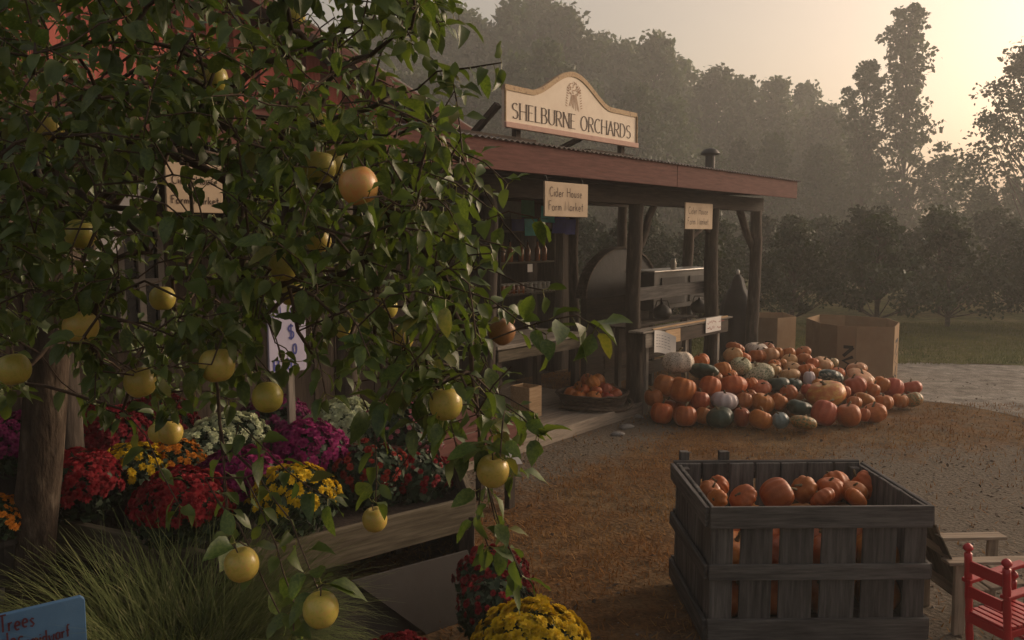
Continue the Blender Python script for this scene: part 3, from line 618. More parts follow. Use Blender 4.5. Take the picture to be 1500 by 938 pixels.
# table with terracotta pot and orange wooden crate
tb = local('market_table', 'low plank table under the shed beside the shelf rack', 'table', s=shed(700, 490, .9).x, off=.7, z=T_FL)
tw = shed(832, 490, .9).x - shed(700, 490, .9).x; tz = shed(800, 492, .9).z - T_FL
for i in range(5): plank('top_plank', (0, i * .155, tz), (tw, i * .155, tz), .15, .04, 'grey_wood', tb, up=(0, 1, 0))
for u in (.1, tw - .1):
    for v in (.02, .6): plank('leg', (u, v, 0), (u, v, tz - .022), .09, .07, 'dark_wood', tb, up=(1, 0, 0))
plank('apron', (.05, -.03, tz - .10), (tw - .05, -.03, tz - .10), .12, .025, 'bed_wood', tb)
pp = shed(735, 486, .8)
o = MB().lathe([(.085, 0), (.13, .20), (.145, .21), (.145, .25), (.125, .25), (.12, .22)], 20).build('terracotta_pot', 'terracotta', None, smooth=False)
o.location = shed_w(shed(735, 486, .86).x, .86, T_FL + tz + .021); tag(o, 'plain terracotta pot standing on the plank table', 'pot')
wc = local('wooden_box', 'upright orange-brown wooden box on the floor beside the plank table', 'box', s=shed(762, 545, .62).x, off=.50, z=T_FL)
for (c, s_) in (((.11, -.0, .17), (.22, .015, .34)), ((.11, .25, .17), (.22, .015, .34)), ((.006, .125, .17), (.013, .234, .34)), ((.214, .125, .17), (.013, .234, .34))): MB().box(c, s_).build('side', 'new_wood', wc, bevel=.003)
# cider press kitchen: brick-arch evaporator, stove, pipe
ar = local('arched_oven', 'dark half-round arched hood behind the log post', 'oven', s=shed(912, 440, 1.5).x, off=1.5, z=0)
ra = (shed(964, 430, 1.5).x - shed(862, 430, 1.5).x) / 2; zc = shed(912, 432, 1.5).z; za = shed(912, 364, 1.5).z - zc
poly = [(ra * math.cos(t), zc + za * math.sin(t)) for t in [math.pi * i / 20 for i in range(21)]]
MB().prism(poly, lambda u, v, w: Vector((u, w, v)), .10).build('hood', 'dark_tarp', ar)
m = MB()
for i in range(20):
    (u0, v0), (u1, v1) = poly[i], poly[i + 1]; k = 1.035
    m.prism([(u0, v0), (u1, v1), (u1 * k, zc + (v1 - zc) * k), (u0 * k, zc + (v0 - zc) * k)], lambda u, v, w: Vector((u, w - .03, v)), .16)
m.build('rim', 'log', ar)
MB().box((0, .06, zc / 2), (ra * 1.9, .10, zc - .01)).build('base', 'dark_wood', ar, bevel=.01)
st_ = local('cook_stove', 'black iron cook stove with bright edge and jars on top', 'stove', s=shed(958, 420, .75).x, off=.75, z=0)
ws = shed(1047, 420, .75).x - shed(958, 420, .75).x; zt = shed(1000, 397, .75).z; zb = shed(1000, 450, .75).z
MB().box((ws / 2, .22, (zt + zb) / 2), (ws, .44, zt - zb)).build('body', 'black_iron', st_, bevel=.01)
MB().box((ws / 2, .22, zt + .0125), (ws + .05, .48, .02)).build('top_plate', 'grey_steel', st_, bevel=.004)
for u in (.28, .72): MB().box((ws * u, -.011, (zt + zb) / 2), (ws * .36, .02, (zt - zb) * .72)).build('oven_door', 'dark_tarp', st_, bevel=.006)
for u in (.05, ws - .05):
    for v in (.05, .39): MB().box((u, v, zb / 2 - .001), (.06, .06, zb - .004)).build('leg', 'black_iron', st_)
for z in (.1, .4, .7): MB().box((ws + .05, .2, zb + (zt - zb) * z), (.06, .1, .03)).build('hinge', 'grey_steel', st_)
for px in (982, 1030):
    p = shed(px, 390, .95)
    put(jar_me, 'jar', shed_w(p.x, .9, zt + .0235), lid_me, 'lid', 'clear pale jar standing on the iron cook stove', 'jar', 'jars on the cook stove', sc=1.1)
# kettles behind the counter rail
for px, py, lab in ((972, 458, 'round dark kettle beside the bare log post behind the counter'), (1026, 456, 'round dark kettle behind the counter near the small notice')):
    p = shed(px, py, .4)
    kt = MB().lathe([(.05, 0), (.10, .01), (.13, .07), (.12, .13), (.06, .17), (.055, .18), (.015, .195), (.02, .22), (.005, .225)], 16).build('kettle', 'black_iron', None, smooth=True)
    kt.location = shed_w(p.x, .42, 1.0); tag(kt, lab, 'kettle')
    MB().tube([(-.10, 0, .13), (-.07, 0, .24), (.07, 0, .24), (.10, 0, .13)], .008, 6).build('handle', 'black_iron', kt, smooth=True)
    MB().tube([(.10, 0, .08), (.17, 0, .15)], [.022, .012], 8).build('spout', 'black_iron', kt, smooth=True)
wb = local('work_bench', 'dark plank bench carrying the kettles behind the counter', 'bench', s=sA + .1, off=.30, z=0)
wl_ = sM - sA - .1
for i in range(2): plank('top_plank', (0, .05 + i * .15, .985), (wl_, .05 + i * .15, .985), .146, .025, 'dark_wood', wb, up=(0, 1, 0))
for u in (.06, wl_ - .06): plank('leg', (u, .12, 0), (u, .12, .97), .08, .06, 'dark_wood', wb, up=(1, 0, 0))
# tarp covered stand by the corner post
tp = shed(1082, 460, .55)
dr = MB().lathe([(.30, 0), (.29, .35), (.27, .75), (.25, .98), (.20, 1.16), (.13, 1.26), (.09, 1.40), (.05, 1.47), (.02, 1.49)], 26, fx=lambda a, j: 1 + .06 * math.sin(5 * a + j * .4) + .03 * math.sin(9 * a)).build('covered_stand', 'dark_tarp', None, smooth=True)
dr.location = shed_w(tp.x, .58, 0); tag(dr, 'black tarp draped over a tall stand beside the corner post', 'tarp')
MB().lathe([(.02, 1.48), (.03, 1.50), (.028, 1.54), (.01, 1.56)], 10, (0, 0, 0)).build('knob', 'lid', dr, smooth=True)
# papers on the counter
cp = shed(950, 477, -.2); cq = shed(983, 490, -.2)
m = MB(); nn = 8; wpp, hpp = .34, .26
for j in range(2):
    for i in range(nn + 1):
        u = i / nn; m.v.append((u * wpp, -.10 * u * u, (-hpp * (1 - j)) - .10 * u * u))
for i in range(nn): m.f.append((i, i + 1, nn + 2 + i, nn + 1 + i))
o = m.build('paper_notice', 'paper', None); o.location = shed_w(r0.x + .12, -.168, 1.0); o.rotation_euler = (0, 0, SH_A); tag(o, 'curling white paper notice pinned to the counter beside the bare post', 'paper')
o.modifiers.new('s', 'SOLIDIFY').thickness = .0015
mk = MB()
for r_ in range(5):
    z = -.05 - r_ * .034
    for i in range(5):
        u0, u1 = .12 + i * .14, .12 + i * .14 + random.uniform(.07, .12)
        mk.add([(u0 * wpp, -.10 * u0 * u0 - .003, z - .1 * u0 * u0), (u1 * wpp, -.10 * u1 * u1 - .003, z - .1 * u1 * u1), (u1 * wpp, -.10 * u1 * u1 - .003, z - .008 - .1 * u1 * u1), (u0 * wpp, -.10 * u0 * u0 - .003, z - .008 - .1 * u0 * u0)], [(0, 1, 2, 3)])
mk.build('lettering', 'grey_ink', o)
r, w, h, fr = board_sign('card_sign', 'small white card with red hand lettering on the counter', 'sign', 1034, 1056, 465, 486, -.17, 'paper', t=.006)
for y in (.58, .18):
    lettering([[(w * .08 + a, h * y + b) for a, b in s] for s in scribble(w * .8, 7, h * .26)], fr, .008).build('lettering', 'red_ink', r)
# lavender price board on a stake near the porch
r, w, h, fr = board_sign('price_board', 'pale lavender price board with blue handwriting behind the apple leaves', 'sign', 392, 447, 436, 546, -.7, 'lavender_board')
write(r, [("M M", w * .12, h * .76, h * .15), ("$", w * .5, h * .45, h * .18), ("0", w * .62, h * .24, h * .14), ("R 90", w * .10, h * .04, h * .15)], fr, 'blue_ink', .011)
plank('stake', (w * .62, .02, -r.location.z), (w * .62, .02, h * .8), .05, .02, 'grey_wood', r, up=(1, 0, 0))

# ================================================================== PUMPKINS
def pumpkin_mesh(ribs, depth, flat, seed):
    r_ = random.Random(seed); n = ribs * 4; prof = []
    for j in range(15):
        t = math.pi * j / 14; rr = .5 * math.sin(t) ** .82; zz_ = -.5 * math.cos(t) * flat
        if j > 10: zz_ -= .10 * flat * ((j - 10) / 4) ** 2
        if j < 3: zz_ += .05 * flat * ((3 - j) / 3) ** 2
        prof.append((max(rr, .012), zz_))
    ph = [r_.uniform(.93, 1.05) for _ in range(ribs)]
    def fx(a, j):
        k = a / (2 * math.pi) * ribs; i = int(k) % ribs; c = abs(math.sin(math.pi * k))
        return (1 - depth + depth * c ** .55) * (1 + (ph[i] - 1) * c)
    return MB().lathe(prof, n, fx=fx).mesh('pumpkin', True)
PM = [pumpkin_mesh(9, .11, 1, 1), pumpkin_mesh(11, .09, 1, 2), pumpkin_mesh(10, .13, 1, 3), pumpkin_mesh(12, .07, 1, 4)]
for me_ in PM: me_.materials.append(MATS['pumpkin_orange'])
ST = []
for sd_ in range(3):
    r_ = random.Random(sd_); b1, b2 = r_.uniform(-.06, .06), r_.uniform(-.08, .08)
    me_ = MB().tube([(0, 0, .36), (b1 * .3, b2 * .3, .44), (b1, b2, .52), (b1 * 2.2, b2 * 2.2, .60)], [.085, .05, .038, .045], 6).mesh('stem', True)
    me_.materials.append(MATS['pumpkin_stem']); ST.append(me_)
def pumpkin(loc, w, h, mat, label, group, tilt=.25, name='pumpkin', stem=True):
    o = bpy.data.objects.new(name, random.choice(PM)); col.objects.link(o)
    o.location = loc; o.scale = (w, w * random.uniform(.94, 1.06), h); o.rotation_euler = (random.uniform(-tilt, tilt), random.uniform(-tilt, tilt), random.uniform(0, 6.28))
    own_mat(o, mat); tag(o, label, 'pumpkin' if name == 'pumpkin' else 'gourd', group)
    if stem: c = bpy.data.objects.new('stem', random.choice(ST)); col.objects.link(c); c.parent = o
    return o
CL = {'o': ('pumpkin_orange', 'plain orange pumpkin in the big heap beside the shed'), 'd': ('pumpkin_deep', 'darker deep orange pumpkin in the big heap beside the shed'),
      'r': ('pumpkin_red', 'reddish pumpkin in the big heap beside the shed'), 'p': ('pumpkin_pale', 'pale peach mottled pumpkin in the heap beside the shed')}
CU = {'w': 'pumpkin_white', 'l': 'pumpkin_lilac', 'y': 'pumpkin_warty', 'g': 'pumpkin_green', 'b': 'pumpkin_blue', 's': 'pumpkin_striped', 'G': 'pumpkin_gold', 'x': 'pumpkin_split'}
# centre x, centre y, width, height read off an enlargement of the photograph (3.125 px per photo px), colour, own label
HEAP = [
 (155,517,104,100,'o'),(262,530,106,98,'d'),(420,535,132,88,'g','large dark green pumpkin on the ground below the lilac white one'),(520,535,84,90,'d'),(605,545,112,88,'o'),
 (697,550,78,74,'b','ribbed blue-grey pumpkin on the ground at the foot of the heap'),(803,560,122,62,'s','flat orange pumpkin with green striping at the foot of the heap'),(897,527,122,120,'r'),(1010,530,112,104,'o'),
 (1080,525,56,64,'o'),(1127,515,104,82,'o'),(1170,468,92,70,'o'),(1245,460,74,62,'o'),(1305,455,84,66,'s','tan and green striped pumpkin at the drive end of the heap'),
 (115,445,84,80,'d'),(440,460,126,82,'l','lilac white deeply ribbed pumpkin in the front of the heap'),(530,460,76,76,'d'),(615,470,104,86,'o'),(690,465,80,76,'o'),(785,492,120,72,'g','dark green pumpkin behind the blue-grey one in the heap'),
 (905,430,180,112,'G','large orange and yellow lopsided pumpkin on the front of the heap'),(1080,455,94,62,'o'),(330,460,90,90,'d'),(345,528,80,80,'d'),(1035,470,70,60,'d'),
 (170,390,114,100,'d'),(250,410,122,120,'o'),(375,395,104,98,'o'),(480,390,122,90,'o'),(610,400,96,54,'d'),(735,425,80,72,'o'),(690,385,104,66,'g','dark green pumpkin half way up the heap, behind an orange one'),
 (1040,390,100,84,'r'),(1115,412,72,74,'o'),(1160,385,78,74,'o'),(1212,400,98,88,'r'),(1300,400,92,62,'r'),(820,408,54,50,'r'),(760,385,70,54,'g','small dark green pumpkin half way up the heap beside a reddish one'),
 (228,283,146,104,'w','large white speckled pumpkin on top of the heap at the shed end'),(335,280,78,68,'o'),(345,325,136,56,'g','flat dark green pumpkin under the white speckled one'),(430,318,82,72,'o'),
 (518,300,96,72,'y','cream pumpkin with green warts, behind the longer warty one'),(592,335,156,84,'y','long cream pumpkin with green warts in the middle of the heap'),(668,322,70,60,'p'),(740,342,92,56,'p'),(830,360,56,74,'l','pinkish white upright gourd in the middle of the heap'),
 (925,350,120,60,'x','green and white tilted squash lying on top of the heap'),(815,320,82,60,'o'),(960,335,64,52,'o'),(880,395,80,60,'o'),(990,420,60,60,'r'),(560,440,60,60,'d'),
 (480,250,84,62,'p'),(525,268,74,58,'o'),(590,222,104,52,'w','white speckled pumpkin at the top of the heap beside the corner post'),(590,256,92,60,'o'),(642,254,92,66,'p'),(682,242,62,56,'o'),(735,243,64,52,'o'),(740,275,72,50,'p'),
 (702,290,52,46,'o'),(670,298,62,46,'o'),(750,308,74,40,'p'),(800,238,72,44,'o'),(806,272,74,52,'o'),(846,294,64,60,'o'),(892,292,92,58,'p'),(932,290,64,46,'s','small tan striped gourd high on the heap by the big cardboard bin'),
 (1045,315,98,58,'p'),(1065,352,120,52,'p'),(490,218,90,46,'o'),(640,218,60,44,'d'),(400,352,70,50,'d'),(470,340,60,44,'o'),(560,380,70,50,'o'),(860,330,60,44,'o')]
GRP = 'pumpkins heaped beside the shed'
def foot_y(px): return np.interp(px, [930, 1000, 1130, 1200, 1260, 1310, 1360], [ground_at(940, 622).y, ground_at(1000, 626).y, 8.8, ground_at(1200, 626).y, ground_at(1260, 618).y, ground_at(1310, 600).y, ground_at(1352, 596).y])
fill = []
for e in HEAP:
    px, py = 920 + e[0] / 3.125, 440 + e[1] / 3.125; w, h = e[2] / 3.125, e[3] / 3.125
    fy = foot_y(px); r_ = ray(px, py)
    d0 = fy + .12
    # heap surface: rises 0.27 per metre behind the foot line
    k = float(np.interp(px, [950, 1000, 1060, 1110], [1.1, .9, .5, .27])); zc = .115
    t = (zc - k * d0 - CAM_H) / (r_.z - k * r_.y); p = Vector((0, 0, CAM_H)) + r_ * t
    if p.y < d0: p = ground_at(px, py, zc)
    W_ = w * p.y / FPX * 1.03; H_ = h * p.y / FPX * 1.05
    p.z = max(p.z, H_ / 2 * .96)
    c = e[4]; mt, lab = CL[c] if c in CL else (CU[c], e[5])
    pumpkin(p, W_, H_, mt, lab, GRP if c in CL else None, tilt=.45 if c not in 'xG' else .7)
    if p.z > .30: fill.append(p)
used = []
for p in fill:
    for z in (.12, .30):
        if z > p.z - .14: continue
        q = Vector((p.x + random.uniform(-.05, .05), p.y + random.uniform(.02, .1), z))
        if all((q - u).length > .20 for u in used):
            used.append(q); pumpkin(q, .25, .21, random.choice(['pumpkin_orange', 'pumpkin_deep']), 'orange pumpkin half buried underneath the big heap beside the shed', 'pumpkins under the heap', .2)

# gourd basket on the porch edge
bp = ground_at(868, 594, T_FL); 
bk = thing('vine_basket', 'wide dark vine basket of small gourds on the porch edge', 'basket', (bp.x, bp.y, T_FL), 0)
Rb = 108 / 2 * bp.y / FPX * 1.0
for i in range(9):
    z = .02 + i * .018; rr = Rb * (.80 + .022 * i)
    pts = [(rr * math.cos(a) * random.uniform(.97, 1.03), rr * math.sin(a) * random.uniform(.97, 1.03), z + random.uniform(-.012, .012)) for a in [2 * math.pi * k / 26 for k in range(27)]]
    pts[-1] = pts[0]; MB().tube(pts, .016, 6, cap=False).build('vine', 'wicker', bk, smooth=True)
MB().lathe([(Rb * .78, 0), (Rb * .8, .02)], 20).build('bottom', 'wicker', bk)
pts = [(Rb * (.95 + .14 * k) * math.cos(a), Rb * (.95 + .10 * k) * math.sin(a), .03 + .02 * math.sin(a * 3 + k)) for k in (0, 1) for a in [-2.6 + 3.6 * i / 14 for i in range(15)]]
MB().tube(pts[:15], .02, 6).build('vine', 'wicker', bk, smooth=True); MB().tube(pts[15:], .018, 6).build('vine', 'wicker', bk, smooth=True)
def ring_pts(n, r, z): return [(r * math.cos(2 * math.pi * i / n + z * 9), r * math.sin(2 * math.pi * i / n + z * 9), z) for i in range(n)]
for x, y, z in ring_pts(9, Rb * .60, .13) + ring_pts(6, Rb * .34, .20) + ring_pts(4, Rb * .3, .09) + ring_pts(3, Rb * .16, .28) + [(0, 0, .16)]:
    s_ = random.uniform(.13, .19)
    pumpkin((bp.x + x, bp.y + y, T_FL + z), s_, s_ * random.uniform(.85, 1.05), random.choice(['pumpkin_orange', 'pumpkin_deep', 'pumpkin_red', 'pumpkin_orange']), 'small orange gourd piled in the vine basket', 'gourds in the vine basket', .7, name='gourd')
# pale stones at the platform corner
for px, py, s_ in ((918, 628, .11), (905, 638, .09), (935, 612, .08)):
    p = ground_at(px, py); m = MB().lathe([(.02, 0), (.5, .06), (.55, .25), (.35, .45), (.05, .52)], 10, fx=lambda a, j: 1 + .2 * math.sin(2 * a + j + px)); o = m.build('stone', 'stone', None, smooth=True)
    o.location = (p.x, p.y, -.005); o.scale = (s_ * 1.4, s_, s_); o.rotation_euler = (0, 0, px); tag(o, 'pale rounded stone on the ground at the porch corner', 'stone', 'stones at the porch corner')

# ================================================================== SLATTED BIN of pumpkins
c_fl, c_fr, c_bl, c_br = ground_at(1042, 740, .757), ground_at(1360, 738, .757), ground_at(985, 675, .757), ground_at(1255, 675, .757)
ang = math.atan2(c_fr.y - c_fl.y, c_fr.x - c_fl.x)
bin_ = thing('slatted_bin', 'weathered grey slatted wooden bin filled with pumpkins', 'bin', (c_fl.x, c_fl.y, 0), ang)
BW = (c_fr - c_fl).length; BD = .80; BH = .757
bz = [(.70, .11), (.415, .082), (.105, .125)]                         # rails: centre height, width
def slats(n, L_, fixed, axis, w):
    for i in range(n):
        u = w / 2 + i * (L_ - w) / (n - 1); ww = w * random.uniform(.96, 1.04)
        if axis == 'x': plank('slat', (u, fixed, .03 + random.uniform(0, .01)), (u + random.uniform(-.004, .004), fixed, BH - .012), ww, .018, 'crate_wood', bin_, up=(1, 0, 0))
        else: plank('slat', (fixed, u, .03 + random.uniform(0, .01)), (fixed, u + random.uniform(-.004, .004), BH - .012), ww, .018, 'crate_wood', bin_, up=(0, 1, 0))
fx_ = [(0.0, .115), (.148, .31), (.348, .52), (.555, .73), (.765, .935), (.98, 1.09)]
for a, b in fx_:
    a, b = a * BW / 1.09, b * BW / 1.09
    plank('slat', ((a + b) / 2, 0, .03), ((a + b) / 2 + random.uniform(-.003, .003), 0, BH - .012), b - a, .018, 'crate_wood', bin_, up=(1, 0, 0))
slats(7, BW, BD, 'x', .145); slats(6, BD - .04, .012, 'y', .125); slats(6, BD - .04, BW - .012, 'y', .125)
for z, w in bz:
    plank('rail', (-.012, -.022, z), (BW + .012, -.022, z), w, .022, 'crate_wood', bin_)
    plank('rail', (-.012, BD + .022, z), (BW + .012, BD + .022, z), w, .022, 'crate_wood', bin_)
    for x in (-.022, BW + .022): plank('rail', (x, -.008, z - .004), (x, BD + .008, z - .004), w * .9, .022, 'crate_wood', bin_)
for x in (.04, BW - .04):
    for y in (.04, BD - .04): plank('corner_post', (x, y, .0), (x, y, BH - .03), .05, .05, 'crate_wood', bin_, up=(1, 0, 0))
for x in (.06, .30): plank('stub_post', (x, BD + .06, .3), (x, BD + .06, BH + .045), .055, .05, 'crate_wood', bin_, up=(1, 0, 0))
for i in range(6): plank('floor_slat', (.02, .07 + i * .13, .075), (BW - .02, .07 + i * .13, .075), .12, .018, 'crate_wood', bin_, up=(0, 1, 0))
BINP = [(258,200,88,82),(222,222,96,70),(250,257,96,50),(355,246,126,56),(495,236,138,122),(605,215,112,92),(690,160,118,96),(835,180,116,104),(712,216,114,92),(810,226,112,72),(680,250,110,56),(815,250,104,54)]
cb_, sb_ = math.cos(ang), math.sin(ang)
def bin_w(x, y, z): return Vector((c_fl.x + x * cb_ - y * sb_, c_fl.y + x * sb_ + y * cb_, z))
BL = 'round orange pumpkin filling the weathered slatted bin'; BG = 'pumpkins in the slatted bin'
for i, (a, b, w, h) in enumerate(BINP):
    px, py = 960 + a / 2.778, 640 + b / 2.778
    z = .655 if py < 715 else .66
    p = ground_at(px, py, z); k = p.y / FPX / 2.778
    lx, ly = (p.x - c_fl.x), (p.y - c_fl.y); ly = min(max(ly, .17), BD - .14); q = bin_w(lx, ly, z) if False else Vector((p.x, c_fl.y + ly, z))
    o = pumpkin(q, w * k, h * k * 1.15, random.choice(['pumpkin_orange', 'pumpkin_orange', 'pumpkin_deep']), BL, BG, 1.0)
for z in (.22, .44):
    for iy in range(3):
        for ix in range(4):
            q = bin_w(.16 + ix * .255 + random.uniform(-.02, .02), .15 + iy * .25, z + random.uniform(-.01, .02))
            pumpkin(q, .235, .21, random.choice(['pumpkin_orange', 'pumpkin_deep', 'pumpkin_orange']), 'orange pumpkin packed below the top layer in the slatted bin', 'pumpkins packed in the slatted bin', .6)

# ================================================================== CARDBOARD BINS
def carton(name, label, pts, h, marks, inner=True):
    """open-topped cardboard bin with corners at pts (world xy)"""
    c = sum((Vector(p) for p in pts), Vector((0, 0))) / len(pts)
    root = thing(name, label, 'cardboard box', (c.x, c.y, .005)); P = [Vector(p) - c for p in pts]; n = len(P)
    for i in range(n):
        a, b = P[i], P[(i + 1) % n]; d = b - a; Ln = d.length; t = math.atan2(d.y, d.x)
        m = MB().box((Ln / 2, 0, h / 2), (Ln - .004, .012, h)); o = m.build('side', 'cardboard', root); o.location = (a.x, a.y, 0); o.rotation_euler = (0, 0, t)
        for mi, u0, u1, z0_, z1_ in marks:
            if mi != i: continue
            fr = lambda u, v, w: Vector((u, -.0075 - w, v))
            x0, x1, w_ = u0 * Ln, u1 * Ln, (u1 - u0) * Ln
            zs = [z0_ * h + (z1_ - z0_) * h * k / 6 for k in range(7)]
            S = [[(x0 if k % 2 else x1, zs[k]) for k in range(5)], [(x0, zs[0]), (x0 + w_ * .5, zs[2]), (x1, zs[0])], [(x0, zs[4]), (x1, zs[6])], [(x0, zs[6]), (x1, zs[6])]]
            lettering(S, fr, .045).build('printed_mark', 'black_ink', o)
    return root
gA = ground_at(1199, 560); gB = ground_at(1224, 566); gB2 = ground_at(1251, 569); gC = ground_at(1306, 570); gD = ground_at(1320, 561)
carton('cardboard_bin', 'large open octagonal cardboard bin with black printed marks by the drive', [(gA.x, gA.y), (gB.x, gB.y), (gB2.x, gB2.y), (gC.x, gC.y), (gD.x, gD.y + .15), (gD.x + .1, gD.y + .75), (gD.x - .35, gD.y + 1.2), (gA.x + .45, gA.y + 1.25), (gA.x + .05, gA.y + .7)],
       .85, [(1, .35, .88, .20, .66), (3, .2, .75, .10, .74)])
g0 = ground_at(1112, 540); 
carton('cardboard_bin', 'smaller plain tan cardboard bin between the shed and the octagonal one', [(3.95, 13.05), (4.20, 12.9), (4.58, 13.15), (4.62, 13.9), (4.0, 13.9)], .79, [(0, .4, .8, .1, .5)])

# ================================================================== CHAIRS
# red child's rocking chair: back posts at the two finials seen in the photograph
pA = ground_at(1419, 796, .72); pB = ground_at(1469, 816, .72)
dv = (pB - pA).normalized(); fw = Vector((-dv.y, dv.x, 0)); wch = max(.19, (pB - pA).length)
if fw.x < 0: fw = -fw
rc = thing('rocking_chair', "red painted child's rocking chair with ball finials and slatted seat", 'chair', (pA.x, pA.y, 0), math.atan2(dv.y, dv.x))
# local frame: x along the back from A to B, y forward
sgn = 1 if Vector((-dv.y, dv.x, 0)).dot(fw) > 0 else -1
def turned(x, y0, z0_, y1, z1_, r):
    prof = []; Ln = z1_ - z0_
    for i in range(25):
        f = i / 24; prof.append((f, r * (1 + .10 * math.sin(f * 40)) if .35 < f < .9 else r))
    pts = [(x, y0 + (y1 - y0) * f, z0_ + Ln * f) for f, _ in prof]; rr = [q for _, q in prof]
    m = MB().tube(pts, rr, 12)
    dz = Vector((0, y1 - y0, Ln)).normalized(); e = Vector((x, y1, z1_))
    m.tube([e + dz * a for a in (-.002, .006, .010, .016, .024, .034, .042, .047)], [r * .7, r * .6, r * .75, r * 1.15, r * 1.35, r * 1.15, r * .7, .002], 12)
    return m
FD = .30
for x in (0, wch): turned(x, .06 * sgn, .06, -.0 * sgn, .675, .0165).build('back_post', 'red_paint', rc, smooth=True)
for z, w in ((.615, .055), (.50, .05)): plank('back_slat', (.012, .004 * sgn, z), (wch - .012, .004 * sgn, z), w, .014, 'red_paint', rc, jit=.0005, bevel=.003)
for x in (0, wch):
    turned(x, FD * sgn, .06, FD * sgn, .50, .015).build('front_post', 'red_paint', rc, smooth=True)
    plank('arm', (x, -.005 * sgn, .545), (x, (FD + .06) * sgn, .575), .045, .018, 'red_paint', rc, up=(1, 0, 0), jit=.0005)
    plank('seat_rail', (x, .02 * sgn, .37), (x, FD * sgn, .385), .035, .018, 'red_paint', rc, jit=.0005)
    pts = [(x, sgn * (-.16 + .62 * i / 14), .035 + .30 * ((i / 14 - .5) ** 2) * .8) for i in range(15)]; MB().tube(pts, .018, 8).build('rocker', 'red_paint', rc, smooth=True)
for z in (.16, .25):
    MB().tube([(0, FD * sgn, z), (wch, FD * sgn, z)], .008, 8).build('stretcher', 'red_paint', rc, smooth=True)
for i in range(8): plank('seat_slat', (-.005, (.03 + i * .036) * sgn, .398 + i * .0018), (wch + .005, (.03 + i * .036) * sgn, .398 + i * .0018), .027, .012, 'red_paint', rc, up=(0, 1, 0), jit=.0005, bevel=.002)
plank('seat_rail', (0, .02 * sgn, .37), (wch, .02 * sgn, .37), .04, .016, 'red_paint', rc, jit=.0005)
# weathered garden chair beside the bin, facing away to the right
ac = thing('garden_chair', "small weathered wooden garden chair with curved back beside the bin", 'chair', (2.30, 4.12, 0), R(2))
for y in (0.02, .36):
    plank('arm', (-.03, y, .40), (.50, y, .405), .085, .018, 'chair_wood', ac, up=(0, 1, 0))
    plank('rear_leg', (.06, y, 0), (.05, y, .39), .06, .025, 'chair_wood', ac, up=(1, 0, 0)); plank('front_leg', (.44, y, 0), (.44, y, .39), .06, .025, 'chair_wood', ac, up=(1, 0, 0))
for i in range(6): plank('seat_slat', (.06 + i * .068, .03, .21 + i * .010), (.06 + i * .068, .35, .21 + i * .010), .062, .015, 'chair_wood', ac, up=(1, 0, .15))
for i in range(5):
    y = .06 + i * .065; top = .59 - .016 * (i - 2) ** 2
    plank('back_slat', (.10, y, .22), (-.02 - .03, y, top),   .064, .014, 'bed_wood', ac, up=(0, 1, 0))
plank('back_rail', (.0, .04, .42), (.0, .34, .42), .04, .015, 'chair_wood', ac)
# ================================================================== RAISED FLOWER BED
def xy(v): return Vector((v.x, v.y))
A_, B_, C_ = xy(ground_at(692, 727, .6)), xy(ground_at(330, 815, .6)), xy(ground_at(70, 755, .6))
D_, E_ = Vector((-3.3, 6.3)), Vector((-.55, 6.4))
bed = thing('raised_bed', 'raised flower bed of weathered boards filled with potted mums', 'planter', (B_.x, B_.y, 0))
poly = [A_, B_, C_, D_, E_]; loc = [p - B_ for p in poly]
for i in range(5):
    a, b = loc[i], loc[(i + 1) % 5]
    d = (b - a).normalized()
    plank('board', (a.x - d.x * .01, a.y - d.y * .01, .505), (b.x + d.x * .01, b.y + d.y * .01, .505), .19, .04, 'bed_wood', bed)
    plank('leg', (a.x * .97, a.y * .97 + .03, 0), (a.x * .97, a.y * .97 + .03, .49), .09, .09, 'dark_wood', bed, up=(1, 0, 0))
for i in (1, 2, 3, 4):
    a, b = loc[i], loc[(i + 1) % 5]; nb = 8
    for z_ in (.08, .24, .36): plank('shade_skirt', (a.x * .98, a.y * .98 + .04, z_ - .01), (b.x * .98, b.y * .98 + .04, z_ - .01), .15, .02, 'dark_wood', bed)  # boards added round the sides to darken the space under the bed
m = MB(); m.prism([(p.x * .985, p.y * .985 + .02) for p in loc], lambda u, v, w: Vector((u, v, .44 + w)), .02); m.build('tray', 'soil', bed)
# plywood panels leaning under the bed
dA = (A_ - B_).normalized(); nA = Vector((dA.y, -dA.x))
def on_front(px, py, out):
    r_ = ray(px, py); b = B_ + nA * out
    k = (b.x * dA.y - b.y * dA.x) / (r_.x * dA.y - r_.y * dA.x); p = Vector((0, 0, CAM_H)) + r_ * k
    return ((xy(p) - b).dot(dA), p.z)
def panel(name, label, pix, out, lean, t=.014):
    q = [on_front(px, py, out) for px, py in pix]; q = [(u, max(z, 0.0)) for u, z in q]
    o = MB().prism(q, lambda u, v, w: Vector((B_.x + dA.x * u + nA.x * (out + w + lean * (.42 - v) / .42), B_.y + dA.y * u + nA.y * (out + w + lean * (.42 - v) / .42), v)), -t).build(name, 'plywood', None, bevel=.003)
    return tag(o, label, 'panel')
panel('plywood_panel', 'grey plywood panel with a slanting edge propped under the flower bed', [(681, 804), (512, 849), (604, 960), (690, 960)], .08, .15)
panel('plywood_panel', 'wider grey board standing behind the slant-edged panel under the flower bed', [(610, 836), (415, 872), (380, 1000), (680, 1000)], .05, .12)
wp = at(742, 662, 6.0)
m = MB(); m.prism([(-.13, -.10), (.12, -.10), (.0, .14)], lambda u, v, w: Vector((u, w, v)), .006); o = m.build('white_card', 'paper', None); o.location = wp; o.rotation_euler = (R(-15), 0, R(20)); tag(o, 'white triangular card on a stake between the flower bed and porch', 'card')
plank('stake', (0, .012, -wp.z + .02), (0, .012, 0), .03, .015, 'grey_wood', o)

